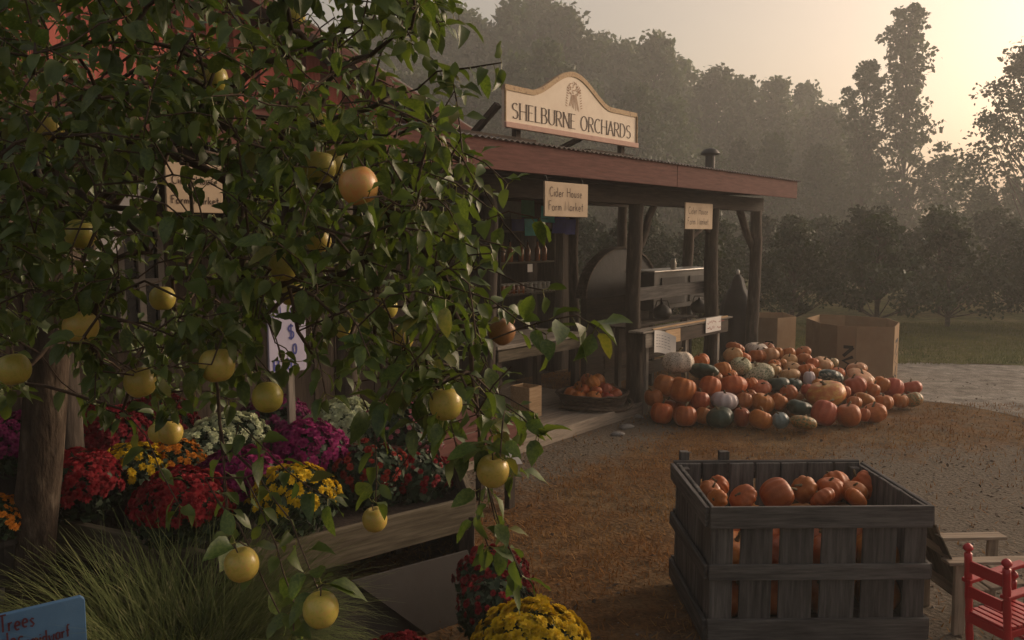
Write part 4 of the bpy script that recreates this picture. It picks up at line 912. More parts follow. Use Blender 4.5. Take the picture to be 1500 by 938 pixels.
# ================================================================== MUMS
def dome_pts(n, rx, rz, seed, lo=-.1):
    r_ = np.random.default_rng(seed); i = np.arange(n) + .5; z = lo + (1 - lo) * i / n; ph = i * 2.39996 + r_.normal(0, .15, n)
    s = np.sqrt(np.clip(1 - z * z, 0, 1)); d = np.stack([s * np.cos(ph), s * np.sin(ph), z], 1)
    return d, d * np.array([rx, rx, rz])
def quads_at(P, Nn, size, seed, elong=1.6, k=1):
    """kite-shaped faces at P, tilted about normals Nn"""
    r_ = np.random.default_rng(seed); n = len(P)
    t = r_.normal(size=(n, 3)); t -= Nn * (t * Nn).sum(1, keepdims=True); t /= np.linalg.norm(t, axis=1, keepdims=True) + 1e-9
    b = np.cross(Nn, t); s = (size * r_.uniform(.7, 1.3, n))[:, None]
    return np.stack([P - t * s * elong / 2, P + b * s / 2 + Nn * s * .12, P + t * s * elong / 2, P - b * s / 2 + Nn * s * .12], 1)
def blossom_mesh(n, rx, rz, fr, seed, lo=.05, keep=1.0):
    d, P = dome_pts(n, rx, rz, seed, lo); r_ = np.random.default_rng(seed + 5); P = P * r_.uniform(.90, 1.06, (n, 1)); k = r_.random(n) < keep; d, P = d[k], P[k]
    Q = []
    for p, nn in zip(P, d):
        nn = nn + r_.normal(0, .25, 3); nn = nn / np.linalg.norm(nn)
        t = np.cross(nn, [0.3, .1, 1]); t /= np.linalg.norm(t) + 1e-9; b = np.cross(nn, t); f = fr * r_.uniform(.7, 1.2)
        for ring, (m_, rr, lift, wd) in enumerate(((9, 1.0, .10, .55), (7, .66, .34, .50), (4, .34, .50, .42))):
            for j in range(m_):
                a = 2 * math.pi * j / m_ + ring * .35 + r_.uniform(-.15, .15); u = t * math.cos(a) + b * math.sin(a); v = np.cross(nn, u)
                c0 = p + nn * f * .08; c1 = p + u * f * rr + nn * f * lift; mid = p + u * f * rr * .62 + nn * f * (lift * .75 + .08)
                Q.append([c0, mid - v * f * wd / 2, c1, mid + v * f * wd / 2])
    return np_mesh('blossoms', np.array(Q), 4, 'mum_red')
def mumleaf_mesh(n, rx, rz, seed):
    r_ = np.random.default_rng(seed); d, P = dome_pts(n, rx, rz, seed, -.75); P = P * r_.uniform(.55, 1.0, (n, 1)); N_ = d + r_.normal(0, .5, (n, 3)); N_ /= np.linalg.norm(N_, axis=1, keepdims=True)
    return np_mesh('foliage', quads_at(P, N_, .03, seed + 1, 1.7), 4, 'mum_leaf')
BLO = {'dense': [blossom_mesh(250, .23, .195, .031, s) for s in (1, 2)], 'mid': [blossom_mesh(150, .23, .195, .028, s, 0, .85) for s in (3, 4)], 'fine': [blossom_mesh(170, .225, .20, .014, s, -.2, .8) for s in (5, 6)], 'few': [blossom_mesh(110, .23, .20, .026, s, .0, .45) for s in (7,)]}
LEA = [mumleaf_mesh(1400, .225, .19, s) for s in (11, 12)]
pot_me = MB().lathe([(.095, -.26), (.125, -.05), (.135, -.05), (.135, -.02), (.12, -.02)], 18).mesh('pot', False); pot_me.materials.append(MATS['plastic_pot'])
def mum(px, py, wpx, mat, kind, label, z=.80, d=None, sc=None, group=None):
    p = at(px, py, d) if d else ground_at(px, py, z)
    s = sc or wpx * p.y / FPX / .43
    root = thing('potted_mum', label, 'flowers', (p.x, p.y, p.z - .07 * s), random.uniform(0, 6.28), group)
    for nm, me_ in (('pot', pot_me), ('foliage', random.choice(LEA)), ('blossoms', random.choice(BLO[kind]))):
        o = bpy.data.objects.new(nm, me_); col.objects.link(o); o.parent = root
        if nm == 'pot': o.location = (0, 0, -.06 * s)
        else: o.scale = (s, s, s); o['kind'] = 'stuff'
        if nm == 'blossoms': own_mat(o, mat)
    return root
mum(112, 698, 128, 'mum_red', 'dense', 'dense red mum in the bed right beside the apple trunk')
mum(150, 634, 130, 'mum_crimson', 'dense', 'dark crimson mum in the bed behind the dense red one')
mum(196, 680, 104, 'mum_yellow', 'mid', 'yellow mum in the bed between two red ones')
mum(266, 728, 134, 'mum_red', 'dense', 'broad red mum at the front corner of the bed above the long grass')
mum(255, 670, 90, 'mum_orange', 'mid', 'golden yellow mum behind the broad red corner one')
mum(352, 694, 124, 'mum_magenta', 'dense', 'magenta mum in the middle of the bed behind the broad red corner one')
mum(448, 655, 124, 'mum_magenta', 'dense', 'full magenta mum beside the white mums')
mum(432, 716, 122, 'mum_yellow', 'mid', 'yellow mum at the front board of the bed')
mum(335, 640, 120, 'mum_white', 'mid', 'white mum in the bed behind the magenta ones')
mum(298, 656, 100, 'mum_white', 'mid', 'small white mum beside the golden yellow one')
mum(505, 622, 116, 'mum_white', 'dense', 'full creamy white mum beside the pink speckled one')
mum(585, 626, 126, 'mum_pink', 'fine', 'airy pink speckled mum at the porch end of the bed')
mum(540, 682, 120, 'mum_bronze', 'few', 'leafy mum with few dark red flowers in the bed', d=4.95)
mum(606, 690, 112, 'mum_red', 'few', 'leafy mum with sparse red flowers at the end of the bed', d=5.1)
mum(8, 640, 110, 'mum_purple', 'dense', 'purple mum in the bed on the far side of the apple trunk')
mum(-8, 752, 90, 'mum_orange', 'mid', 'orange mum beside the apple trunk at the edge of the bed', z=.75)
mum(22, 600, 110, 'mum_bronze', 'dense', 'bronze red mum in the back of the bed behind the trunk')
mum(400, 612, 110, 'mum_purple', 'mid', 'purple mum at the back of the bed')
mum(230, 612, 110, 'mum_crimson', 'mid', 'dark red mum at the back of the bed')
mum(90, 610, 110, 'mum_white', 'few', 'leafy white-flecked mum at the back of the bed')
mum(778, 940, 176, 'mum_yellow', 'dense', 'bright yellow mum dome on the ground before the bin', z=.40)
mum(728, 880, 118, 'mum_red', 'few', 'leafy red mum on the ground beside the plywood panels', z=.40)
mum(722, 836, 110, 'mum_red', 'mid', 'red mum on the ground behind the leafy one by the panels', z=.40)
mum(584, 972, 124, 'mum_red', 'dense', 'low red mum on the ground in front of the plywood panel', z=.40)
# empty bench rail / crate behind the bed
tr = local('produce_bench', 'low reddish plank bench between the flower bed and the porch', 'bench', s=shed(560, 560, -.9).x, off=-.95, z=0)
for i in range(3): plank('top_plank', (0, i * .15, .72), (1.3, i * .15, .72), .145, .03, 'fascia_red', tr, up=(0, 1, 0))
plank('front_board', (0, -.08, .60), (1.3, -.08, .60), .20, .02, 'fascia_red', tr)
for u in (.06, 1.24):
    for v in (0, .30): plank('leg', (u, v, 0), (u, v, .70), .07, .05, 'dark_wood', tr, up=(1, 0, 0))

# ================================================================== BLUE TREE-SALE SIGN
qT = at(124, 873, 2.75); qdir = Vector((.80, .60, 0)).normalized()
bs_ = thing('blue_sign', 'blue hand-lettered board on a stake in front of the apple trunk', 'sign', (qT.x, qT.y, 0), math.atan2(qdir.y, qdir.x))
zt = qT.z; hb = .30; Wb = .95; tl = R(2)
o = MB().prism([(-Wb, zt - hb), (0, zt - hb), (.0, zt - .012), (-.012, zt), (-Wb, zt)], lambda u, v, w: Vector((u, w, v)), .022).build('board', 'blue_board', bs_, bevel=.003)
fr = lambda u, v, w: Vector((u, -.0015 - w, v))
def bl(txt, right, z, h, mat):
    st, w = text_strokes(txt, h, .10, .04); w *= .66; lettering([[(a * .66 + right - w, b + z) for a, b in s] for s in st], fr, .006).build('lettering', mat, bs_)
bl("Trees", -.155, zt - .060, .058, 'maroon_ink'); bl("Sale", -.212, zt - .112, .052, 'maroon_ink'); bl("Semidwarf", -.052, zt - .130, .046, 'maroon_ink')
for u in (-.12, -.8): plank('stake', (u, .04, 0), (u, .04, zt - .03), .05, .03, 'grey_wood', bs_, up=(1, 0, 0))

# ================================================================== GRASS, PEBBLES, LEAF LITTER
def blades(name, P, h, w, mat, lean=.5, seed=0, curve=False):
    r_ = np.random.default_rng(seed); n = len(P); a = r_.uniform(0, 6.28, n); hh = h * r_.uniform(.5, 1.3, n); ww = w * r_.uniform(.7, 1.3, n)
    d = np.stack([np.cos(a), np.sin(a), np.zeros(n)], 1); s = np.stack([-np.sin(a), np.cos(a), np.zeros(n)], 1); ln = lean * r_.uniform(.2, 1.4, n)
    top = P + d * (hh * ln)[:, None] + np.array([0, 0, 1]) * (hh * np.sqrt(np.clip(1 - np.clip(ln, 0, .95) ** 2, .05, 1)))[:, None]
    return np_mesh(name, np.stack([P - s * ww[:, None] / 2, P + s * ww[:, None] / 2, top], 1), 3, mat)
n = 150000; X = rng.uniform(-5, 9.5, n); Y = 3.0 + 9.5 * rng.random(n) ** 1.15
clump = np.sin(X * 3.1 + np.sin(Y * 2.3)) * np.sin(Y * 3.7 + np.sin(X * 1.9)) * .5 + .5 + rng.normal(0, .25, n)
keep = (rng.random(n) > dirt_amount(X, Y) * .88) & (clump > .25)
sp = (X - SH_O.x) * SV.x + (Y - SH_O.y) * SV.y; ss = (X - SH_O.x) * SU.x + (Y - SH_O.y) * SU.y
keep &= ~((sp > -.03) & (ss < .1)) & (np.abs(X) < Y * .72 + .3) & ~((X > 4.9) & (Y > 10.1))
P = np.stack([X[keep], Y[keep], np.zeros(keep.sum())], 1)
tag(link('dry_grass', blades('dry_grass', P, .05, .009, 'dry_blade', 1.0, 1)), 'short dead brown grass covering the yard around the heap', 'grass', kind='stuff')
n = 70000; X = rng.uniform(3, 18, n); Y = rng.uniform(13.2, 19.5, n); P = np.stack([X, Y, np.full(n, .008)], 1)
tag(link('lawn_grass', blades('lawn_grass', P, .07, .012, 'lawn_blade', .7, 2)), 'green and straw coloured grass strip under the orchard rows', 'grass', kind='stuff')
# pebbles
ico = np.array([[1, 0, 0], [-1, 0, 0], [0, 1, 0], [0, -1, 0], [0, 0, .6], [0, 0, -.6]]); icf = [(0, 2, 4), (2, 1, 4), (1, 3, 4), (3, 0, 4), (2, 0, 5), (1, 2, 5), (3, 1, 5), (0, 3, 5)]
n = 5200; X = rng.uniform(-1.5, 8, n); Y = 3 + 10 * rng.random(n); k = (rng.random(n) < dirt_amount(X, Y) * .9 + .08) & (X < Y * .72); X, Y = X[k], Y[k]; n = len(X)
sz = .004 + .012 * rng.random(n) ** 4; V = ico[None] * sz[:, None, None] * rng.uniform(.6, 1.3, (n, 6, 1)) + np.stack([X, Y, np.full(n, .002)], 1)[:, None]
T3 = V[:, np.array(icf)].reshape(-1, 3, 3); tag(link('pebbles', np_mesh('pebbles', T3, 3, 'stone')), 'scattered small pebbles on the bare dirt yard', 'pebbles', kind='stuff')
pm('clod', [(0.3, (.05, .036, .025)), (0.7, (.15, .11, .08))], scale=6, rough=.95, bump=.3, rand=0, spec=.1)
n = 16000; X = rng.uniform(-1.5, 8, n); Y = 3 + 8 * rng.random(n); k = (rng.random(n) < dirt_amount(X, Y) * .95 + .05) & (X < Y * .72) & (np.sin(X * 5 + np.sin(Y * 4)) * np.sin(Y * 6) + rng.normal(0, .5, n) > -.1); X, Y = X[k], Y[k]; n = len(X)
sz = .006 + .014 * rng.random(n) ** 3; V = ico[None] * sz[:, None, None] * rng.uniform(.5, 1.5, (n, 6, 1)) * np.array([1, 1, .7]) + np.stack([X, Y, np.full(n, .001)], 1)[:, None]
T3 = V[:, np.array(icf)].reshape(-1, 3, 3); tag(link('soil_clods', np_mesh('soil_clods', T3, 3, 'clod')), 'crumbled dark earth clods strewn over the bare yard', 'soil', kind='stuff')
n = 900; X = rng.uniform(-1.5, 7, n); Y = 4 + 8 * rng.random(n); P = np.stack([X, Y, np.full(n, .02)], 1); k = ~(((X - SH_O.x) * SV.x + (Y - SH_O.y) * SV.y > -.1) & ((X - SH_O.x) * SU.x + (Y - SH_O.y) * SU.y < .2)); P = P[k]
N_ = np.tile([0, 0, 1.], (len(P), 1)) + rng.normal(0, .35, (len(P), 3)); N_ /= np.linalg.norm(N_, axis=1, keepdims=True)
tag(link('leaf_litter', np_mesh('leaf_litter', quads_at(P, N_, .026, 3, 1.6), 4, 'wicker')), 'fallen brown leaves scattered over the yard', 'leaves', kind='stuff')

# long arching grass clump in front of the bed
def long_grass(name, c, rad, h, n, seed, label):
    r_ = np.random.default_rng(seed); Q = []
    a = r_.uniform(0, 6.28, n); rr = rad * np.sqrt(r_.random(n)) * .55; b = a + r_.normal(0, .9, n)
    L_ = h * r_.uniform(.6, 1.35, n); bend = r_.uniform(.6, 2.2, n); seg = 6
    base = np.stack([c[0] + rr * np.cos(a), c[1] + rr * np.sin(a), np.zeros(n)], 1); d = np.stack([np.cos(b), np.sin(b), np.zeros(n)], 1); s = np.stack([-np.sin(b), np.cos(b), np.zeros(n)], 1)
    p = base.copy(); ang_ = r_.uniform(.05, .35, n); w = r_.uniform(.0025, .005, n)
    for k in range(seg):
        st_ = (L_ / seg)[:, None]; q = p + st_ * (d * np.sin(ang_)[:, None] + np.array([0, 0, 1]) * np.cos(ang_)[:, None])
        w0 = (w * (1 - k / seg) + .0006)[:, None]; w1 = (w * (1 - (k + 1) / seg) + .0006)[:, None]
        Q.append(np.stack([p - s * w0, p + s * w0, q + s * w1, q - s * w1], 1)); p = q; ang_ = ang_ + bend / seg * 1.5 + r_.normal(0, .05, n)
        p[:, 2] = np.maximum(p[:, 2], .01)
    return tag(link(name, np_mesh(name, np.concatenate(Q), 4, 'hay_blade')), label, 'grass', kind='stuff')
gc = ground_at(300, 1000, .0); cx = at(252, 860, 3.25)
long_grass('long_grass', (cx.x, 3.26), .48, .78, 8500, 4, 'tall clump of arching green and straw grass below the flower bed')
long_grass('long_grass', (cx.x - .85, 3.15), .62, .42, 4200, 5, 'lower grass tufts around the apple trunk and blue sign')

# ================================================================== BACKGROUND TREES
def tree_meshes(seed, h, rad, n, leaf, lo=.15, clumps=40, top=.5, mat='forest_leaf', trunk_r=.16, column=False):
    r_ = np.random.default_rng(seed); C = []; m = MB()
    lean = r_.normal(0, .02, 2) * h
    m.tube([(0, 0, -.1), (lean[0] * .3, lean[1] * .3, h * .35), (lean[0] * .7, lean[1] * .7, h * .7), (lean[0], lean[1], h * .95)], [trunk_r, trunk_r * .75, trunk_r * .45, trunk_r * .1], 7)
    for i in range(clumps):
        f = lo + (1 - lo) * (i + r_.random()) / clumps; env = math.sin(math.pi * min(1, ((f - lo) / (1 - lo)) ** top * .86 + .12)) ** .75 if not column else min(1, (1.04 - f) * 4) ** .6 * (.72 + .28 * math.sin(f * 11 + seed)) * (1.15 - .35 * f)
        a = i * 2.4 + r_.normal(0, .4); rr = rad * env * r_.uniform(.35, 1.0)
        c = np.array([lean[0] * f + rr * math.cos(a), lean[1] * f + rr * math.sin(a), h * f]); C.append((c, rad * r_.uniform(.13, .34) * (.6 + .4 * env)))
        zb = max(.1 * h, h * f - rr * .8 - .1 * h)
        m.tube([(lean[0] * zb / h, lean[1] * zb / h, zb), ((lean[0] * f + c[0]) * .5, (lean[1] * f + c[1]) * .5, (zb + c[2]) / 2 - .02 * h), tuple(c)], [trunk_r * .28, trunk_r * .2, trunk_r * .06], 5, cap=False)
    per = n // clumps; P = []
    for c, s in C:
        g = r_.normal(size=(per, 3)); g /= np.linalg.norm(g, axis=1, keepdims=True); g *= (r_.random((per, 1)) ** .6) * 1.15; P.append(c + g * np.array([s * 1.25, s * 1.25, s * .8]))
    P = np.concatenate(P); P[:, 2] = np.maximum(P[:, 2], .15)
    N_ = r_.normal(size=P.shape); N_[:, 2] += .6; N_ /= np.linalg.norm(N_, axis=1, keepdims=True)
    return m.mesh('trunk', True), np_mesh('crown', quads_at(P, N_, leaf, seed + 3, 1.5), 4, mat)
def plant(ms, name, label, loc, sc, rz, group, mat='log', sz=1.0):
    root = thing(name, label, 'tree', loc, rz, group); root.scale = (sc, sc, sc * sz)
    for nm, me_ in zip(('trunk', 'crown'), ms):
        o = bpy.data.objects.new(nm, me_); col.objects.link(o); o.parent = root
        if nm == 'trunk' and not me_.materials: me_.materials.append(MATS[mat])
    return root
FT = [tree_meshes(20 + i, 14, 3.8, 7000, .28, lo=.08, clumps=120, top=(.5, .6, .42, .55, .7)[i]) for i in range(5)]
SK = [(400, 40), (455, 70), (505, 66), (548, 30), (590, 44), (640, 8), (688, 24), (742, 12), (786, -6), (836, 14), (880, 56), (925, 66), (962, 58), (1000, 92), (1045, 104), (1092, 120), (1135, 118), (1175, 126), (1212, 158), (1245, 180)]
for i, (px, py) in enumerate(SK):
    d = 76 + random.uniform(-6, 6); p = at(px, py, d)
    plant(FT[i % 5], 'forest_tree', 'leafy tree in the misty wood behind the shed', (p.x, d, 0), p.z / 14 * 1.0, random.uniform(0, 6.28), 'trees of the misty wood')
for i in range(16):                       # second rank, lower, filling below the skyline
    px = 430 + i * 54 + random.uniform(-14, 14); py = np.interp(px, [q[0] for q in SK], [q[1] for q in SK]) + random.uniform(60, 130)
    d = 58 + random.uniform(-4, 4); p = at(px, py, d)
    plant(FT[(i * 3 + 1) % 5], 'forest_tree', 'lower leafy tree along the front edge of the misty wood', (p.x, d, 0), p.z / 14, random.uniform(0, 6.28), 'lower trees at the edge of the wood')
for i in range(12):                       # rear rank closing the gaps
    px = 380 + i * 80 + random.uniform(-20, 20); py = np.interp(px, [q[0] for q in SK], [q[1] for q in SK]) + random.uniform(20, 60)
    d = 94 + random.uniform(-3, 4); p = at(px, py, d)
    plant(FT[(i * 2 + 3) % 5], 'forest_tree', 'faint tree in the rear of the misty wood', (p.x, d, 0), p.z / 14, random.uniform(0, 6.28), 'rear trees of the misty wood')
PT = [tree_meshes(41, 14, 2.0, 5200, .20, lo=.16, clumps=130, column=True, trunk_r=.15), tree_meshes(43, 14, 2.3, 6500, .20, lo=.12, clumps=120, column=True, trunk_r=.15)]
for (px, py, d, i, sz, lab) in ((1337, 8, 58, 0, 1, 'tall slender poplar standing above the orchard row'), (1272, 92, 58, 1, 1.0, 'shorter poplar beside the tallest one'), (1390, 230, 56, 1, 1, 'low bushy tree at the foot of the tallest poplar'), (1225, 215, 60, 0, 1, 'low tree between the wood and the shorter poplar')):
    p = at(px, py, d); w = (1.0 if py < 100 else 1.0)
    r = plant(PT[i], 'poplar_tree', lab, (p.x, d, 0), 1, px, None); k = p.z / 14; r.scale = (max(k, .95), max(k, .95), k)
RT = tree_meshes(47, 8.6, 3.0, 8000, .12, lo=.20, clumps=70, top=.6, trunk_r=.14)
p = at(1492, 70, 42); r = plant(RT, 'maple_tree', 'open branched tree standing behind the end of the orchard row', (p.x + .8, 42, 0), p.z / 8.6, 1.3, None)
p = at(1640, 40, 50); plant(FT[2], 'forest_tree', 'dense tree beyond the open branched one', (p.x + 1, 50, 0), 1.1, .4, None)
p = at(1460, 300, 33)
for i, (px, py, d) in enumerate(((1440, 275, 48), (1480, 262, 49), (1420, 318, 46), (1530, 255, 48))):
    p = at(px, py, d); plant(FT[(i + 1) % 5], 'shrub_tree', 'low round tree seen over the orchard row', (p.x, d, 0), p.z / 14, i * 1.7, 'low trees beyond the orchard row')
OT = [tree_meshes(60 + i, 2.35, 1.15, 4600, .075, lo=.22, clumps=34, top=.45, mat='orchard_leaf', trunk_r=.06) for i in range(3)]
k = 0
for row, (d, hh) in enumerate(((18.3, 1.0), (22.5, 1.1), (27, 1.2))):
    x = -9.0 + row * .8
    while x < d * .78 + 2:
        plant(OT[k % 3], 'orchard_tree', ('young apple tree in the front orchard row behind the yard', 'young apple tree in the second orchard row', 'young apple tree in the third orchard row')[row], (x, d + random.uniform(-.3, .3), 0), hh * random.uniform(.92, 1.06), random.uniform(0, 6.28), ('front orchard row', 'second orchard row', 'third orchard row')[row])
        x += random.uniform(1.75, 2.15); k += 1

# ================================================================== APPLE TREE in the foreground
tree = thing('apple_tree', 'large apple tree with drooping leafy branches in front of the shed', 'tree', (-2.37, 3.95, 0))
TO = Vector((-2.37, 3.95, 0))
def loc_t(p): return Vector(p) - TO
tk = [at(38, 905, 3.95), at(46, 800, 3.95), at(58, 700, 3.95), at(66, 600, 3.95), at(72, 500, 3.95), at(78, 430, 3.93), at(86, 370, 3.88)]
tk[0].z = -.05
m = MB().tube([loc_t(p) for p in tk], [.125, .108, .10, .095, .09, .085, .09], 14)
r_ = random.Random(3)
m.v = [tuple(c + r_.uniform(-.006, .006) for c in v) for v in m.v]
m.build('trunk', 'bark', tree, smooth=True)
# node network: limbs first, then shoots joined to the nearest branch
ND = []; PAR = []
def chain(pts, start=None, sub=.07):
    prev = start
    for i, p in enumerate(pts):
        p = Vector(p)
        if prev is not None:
            a = ND[prev]; n_s = max(1, int((p - a).length / sub))
            for k in range(1, n_s):
                f = k / n_s; q = a.lerp(p, f) + Vector((random.gauss(0, .006), random.gauss(0, .006), random.gauss(0, .006))); ND.append(q); PAR.append(prev); prev = len(ND) - 1
        ND.append(p); PAR.append(prev if prev is not None else -1); prev = len(ND) - 1
    return prev
root_n = chain([tk[-2], tk[-1]])
LIMBS = [
 [at(120, 250, 3.6), at(190, 120, 3.2), at(255, 20, 2.9), at(320, -120, 2.7)],
 [at(40, 250, 3.8), at(20, 60, 3.6), at(30, -120, 3.5)],
 [at(170, 290, 3.3), at(272, 190, 2.75), at(365, 110, 2.45), at(385, 95, 2.4), at(345, 25, 2.3), at(300, -60, 2.2)],
 [at(200, 230, 3.0), at(330, 150, 2.55), at(430, 190, 2.35), at(540, 160, 2.25), at(640, 105, 2.2), at(735, 92, 2.15)],
 [at(240, 210, 2.8), at(274, 240, 2.3), at(292, 360, 2.2), at(300, 480, 2.15), at(322, 620, 2.1), at(335, 770, 2.05)],
 [at(300, 170, 2.5), at(450, 260, 2.1), at(560, 300, 2.0), at(650, 400, 1.95), at(690, 500, 1.9), at(700, 600, 1.9), at(712, 700, 1.9), at(735, 780, 1.88), at(770, 850, 1.85)],
 [at(360, 110, 2.4), at(470, 60, 2.3), at(560, 40, 2.25), at(625, 8, 2.25)],
 [at(30, 330, 3.6), at(-60, 300, 3.3), at(-120, 400, 3.0)],
 [at(150, 330, 3.2), at(120, 420, 2.6), at(60, 520, 2.3), at(20, 560, 2.2)],
]
for L_ in LIMBS: chain(L_, root_n if L_ is not LIMBS[4] else None) if L_ not in (LIMBS[4],) else chain([at(200, 230, 3.0)] + L_, None)
# re-root free limbs on the nearest node of earlier ones
def nearest(p, lim=None, pen=None):
    A = np.array([v[:] for v in ND[:lim]]); d = np.linalg.norm(A - np.array(p[:]), axis=1); i = int(d.argmin()); return i, d[i]
for i in range(len(PAR)):
    if PAR[i] == -1 and i > 0:
        j, _ = nearest(ND[i], i); PAR[i] = j
LEAF = []      # (position, direction, normal, size)
def add_leaf(p, t, phi, size, droop=.34):
    ref = Vector((0, 0, 1)) if abs(t.z) < .9 else Vector((1, 0, 0)); x = t.cross(ref).normalized(); y = t.cross(x)
    rad = x * math.cos(phi) + y * math.sin(phi)
    d = (rad * .8 + t * .35 + Vector((random.gauss(0, .2), random.gauss(0, .2), -droop + random.gauss(0, .28)))).normalized()
    pet = p + d * .018
    n = Vector((random.gauss(0, .5), -.15 + random.gauss(0, .5), 1.0)); n = (n - d * n.dot(d))
    if n.length < .05: n = rad
    LEAF.append((p, pet, d, n.normalized(), size * random.uniform(.62, 1.22)))
def shoot(pts, nleaf, size=.062, tuft=3):
    """a twig with leaves set spirally along its outer part"""
    j, dist = nearest(pts[0]); a = ND[j]; first = Vector(pts[0])
    mid = a.lerp(first, .5) + Vector((0, 0, .03 * min(1, dist)))
    chain(([mid] if dist > .12 else []) + [Vector(p) for p in pts], j)
    P_ = [Vector(p) for p in pts]; seg = [(P_[i], P_[i + 1]) for i in range(len(P_) - 1)]; tot = sum((b - a_).length for a_, b in seg)
    ph = random.uniform(0, 6.28)
    for k in range(nleaf):
        s = tot * (k + random.uniform(.2, .8)) / nleaf; acc = 0
        for a_, b in seg:
            l_ = (b - a_).length
            if acc + l_ >= s or b is P_[-1]: break
            acc += l_
        t = (b - a_).normalized(); p = a_ + t * min(l_, s - acc); ph += 2.4; add_leaf(p, t, ph, size)
    for k in range(tuft): add_leaf(P_[-1], (P_[-1] - P_[-2]).normalized(), ph + 2.1 * k, size, .3)
def pshoot(pp, d0, d1, nleaf, size=.062):
    n = len(pp); shoot([at(x, y, d0 + (d1 - d0) * i / (n - 1)) for i, (x, y) in enumerate(pp)], nleaf, size)
# shoots that stand out in the photograph's outline
pshoot([(700, 505), (760, 482), (800, 470), (845, 462), (872, 480)], 1.9, 1.8, 11, .068)
pshoot([(705, 560), (735, 590), (765, 612), (790, 640)], 1.9, 1.82, 12)
pshoot([(700, 640), (730, 660), (755, 690)], 1.9, 1.85, 7)
pshoot([(712, 700), (725, 760), (745, 800), (765, 845)], 1.9, 1.84, 12)
pshoot([(705, 700), (700, 760), (715, 800)], 1.9, 1.88, 8)
pshoot([(520, 560), (548, 620), (552, 690), (550, 735)], 2.0, 1.98, 8, .07)
pshoot([(322, 640), (330, 700), (338, 790)], 2.1, 2.0, 7)
pshoot([(340, 660), (400, 730), (440, 800), (465, 862)], 2.05, 1.75, 11)
pshoot([(360, 700), (405, 800), (430, 880), (430, 925)], 1.95, 1.7, 9)
pshoot([(300, 700), (350, 770), (385, 850), (410, 900)], 1.95, 1.75, 7)
pshoot([(350, 620), (420, 690), (480, 730)], 2.05, 1.9, 10)
pshoot([(560, 150), (620, 190), (690, 245), (740, 330), (772, 365)], 2.2, 2.05, 14)
pshoot([(650, 400), (690, 330), (745, 310), (790, 320)], 1.95, 1.9, 10)
pshoot([(640, 105), (690, 100), (735, 92)], 2.2, 2.15, 6)
pshoot([(660, 395), (720, 395), (770, 420), (795, 425)], 1.95, 1.9, 10)
pshoot([(470, 60), (545, 20), (600, 18), (632, 12)], 2.3, 2.25, 10)
pshoot([(540, 160), (560, 70), (590, 30)], 2.25, 2.25, 8)
pshoot([(600, 190), (650, 160), (668, 130)], 2.2, 2.2, 6)
pshoot([(660, 420), (720, 440), (760, 470), (800, 490)], 1.92, 1.85, 10)
pshoot([(640, 560), (660, 620), (670, 660)], 1.95, 1.9, 8)
pshoot([(180, 600), (215, 640), (235, 690), (262, 740)], 2.2, 2.0, 7)
pshoot([(90, 560), (130, 590), (180, 610)], 2.3, 2.2, 8)
# the rest of the crown: random shoots inside the crown's outline
OUT = [(-90, -230), (560, -230), (640, -120), (645, 10), (590, 60), (545, 90), (590, 150), (680, 190), (690, 260), (650, 330), (675, 400), (715, 450), (700, 500), (690, 530), (735, 590), (755, 610), (715, 630), (680, 640), (630, 590), (560, 530), (450, 515), (330, 550), (250, 585), (150, 545), (90, 520), (-90, 560)]
HOLE = [(283, 278, 46, 42, .10), (200, 410, 46, 78, .22), (165, 90, 38, 26, .35), (330, 60, 50, 36, .45), (510, 585, 50, 30, .3), (360, 440, 45, 50, .5), (620, 262, 60, 24, .45), (530, 30, 60, 30, .45), (745, 560, 40, 30, .2), (740, 370, 50, 60, .35), (425, 490, 34, 60, .45), (110, 20, 30, 40, .5), (560, 130, 50, 30, .5), (640, 230, 40, 18, .4), (60, 480, 40, 60, .35)]
def inside(x, y, poly):
    c = False; j = len(poly) - 1
    for i in range(len(poly)):
        xi, yi = poly[i]; xj, yj = poly[j]
        if (yi > y) != (yj > y) and x < (xj - xi) * (y - yi) / (yj - yi) + xi: c = not c
        j = i
    return c
cand = []
while len(cand) < 760:
    x, y = random.uniform(-90, 780), random.uniform(-230, 690)
    if not inside(x, y, OUT): continue
    if y < -20 and random.random() > .45: continue
    if any(((x - hx) / rx_) ** 2 + ((y - hy) / ry_) ** 2 < 1 and random.random() > k_ for hx, hy, rx_, ry_, k_ in HOLE): continue
    f = max(0, min(1, x / 700))
    d = random.uniform(1.75 - .05 * f, (3.9 - 1.6 * f)) if random.random() > .35 else random.uniform(1.65, 2.3)
    p = at(x, y, d)
    if p.z < .55 or p.z > 3.6: continue
    cand.append(p)
cand.sort(key=lambda p: (p - tk[-1]).length)
for p in cand:
    j, dist = nearest(p); a = ND[j]; dr = (p - a); dr = dr.normalized() if dr.length > 1e-4 else Vector((0, -1, 0))
    tip = p + (dr * .6 + Vector((random.gauss(0, .4), random.gauss(0, .4), random.gauss(-.05, .4)))).normalized() * random.uniform(.08, .17)
    shoot([p, p.lerp(tip, .5) + Vector((0, 0, .012)), tip], random.randint(5, 8), random.uniform(.040, .060), 3)
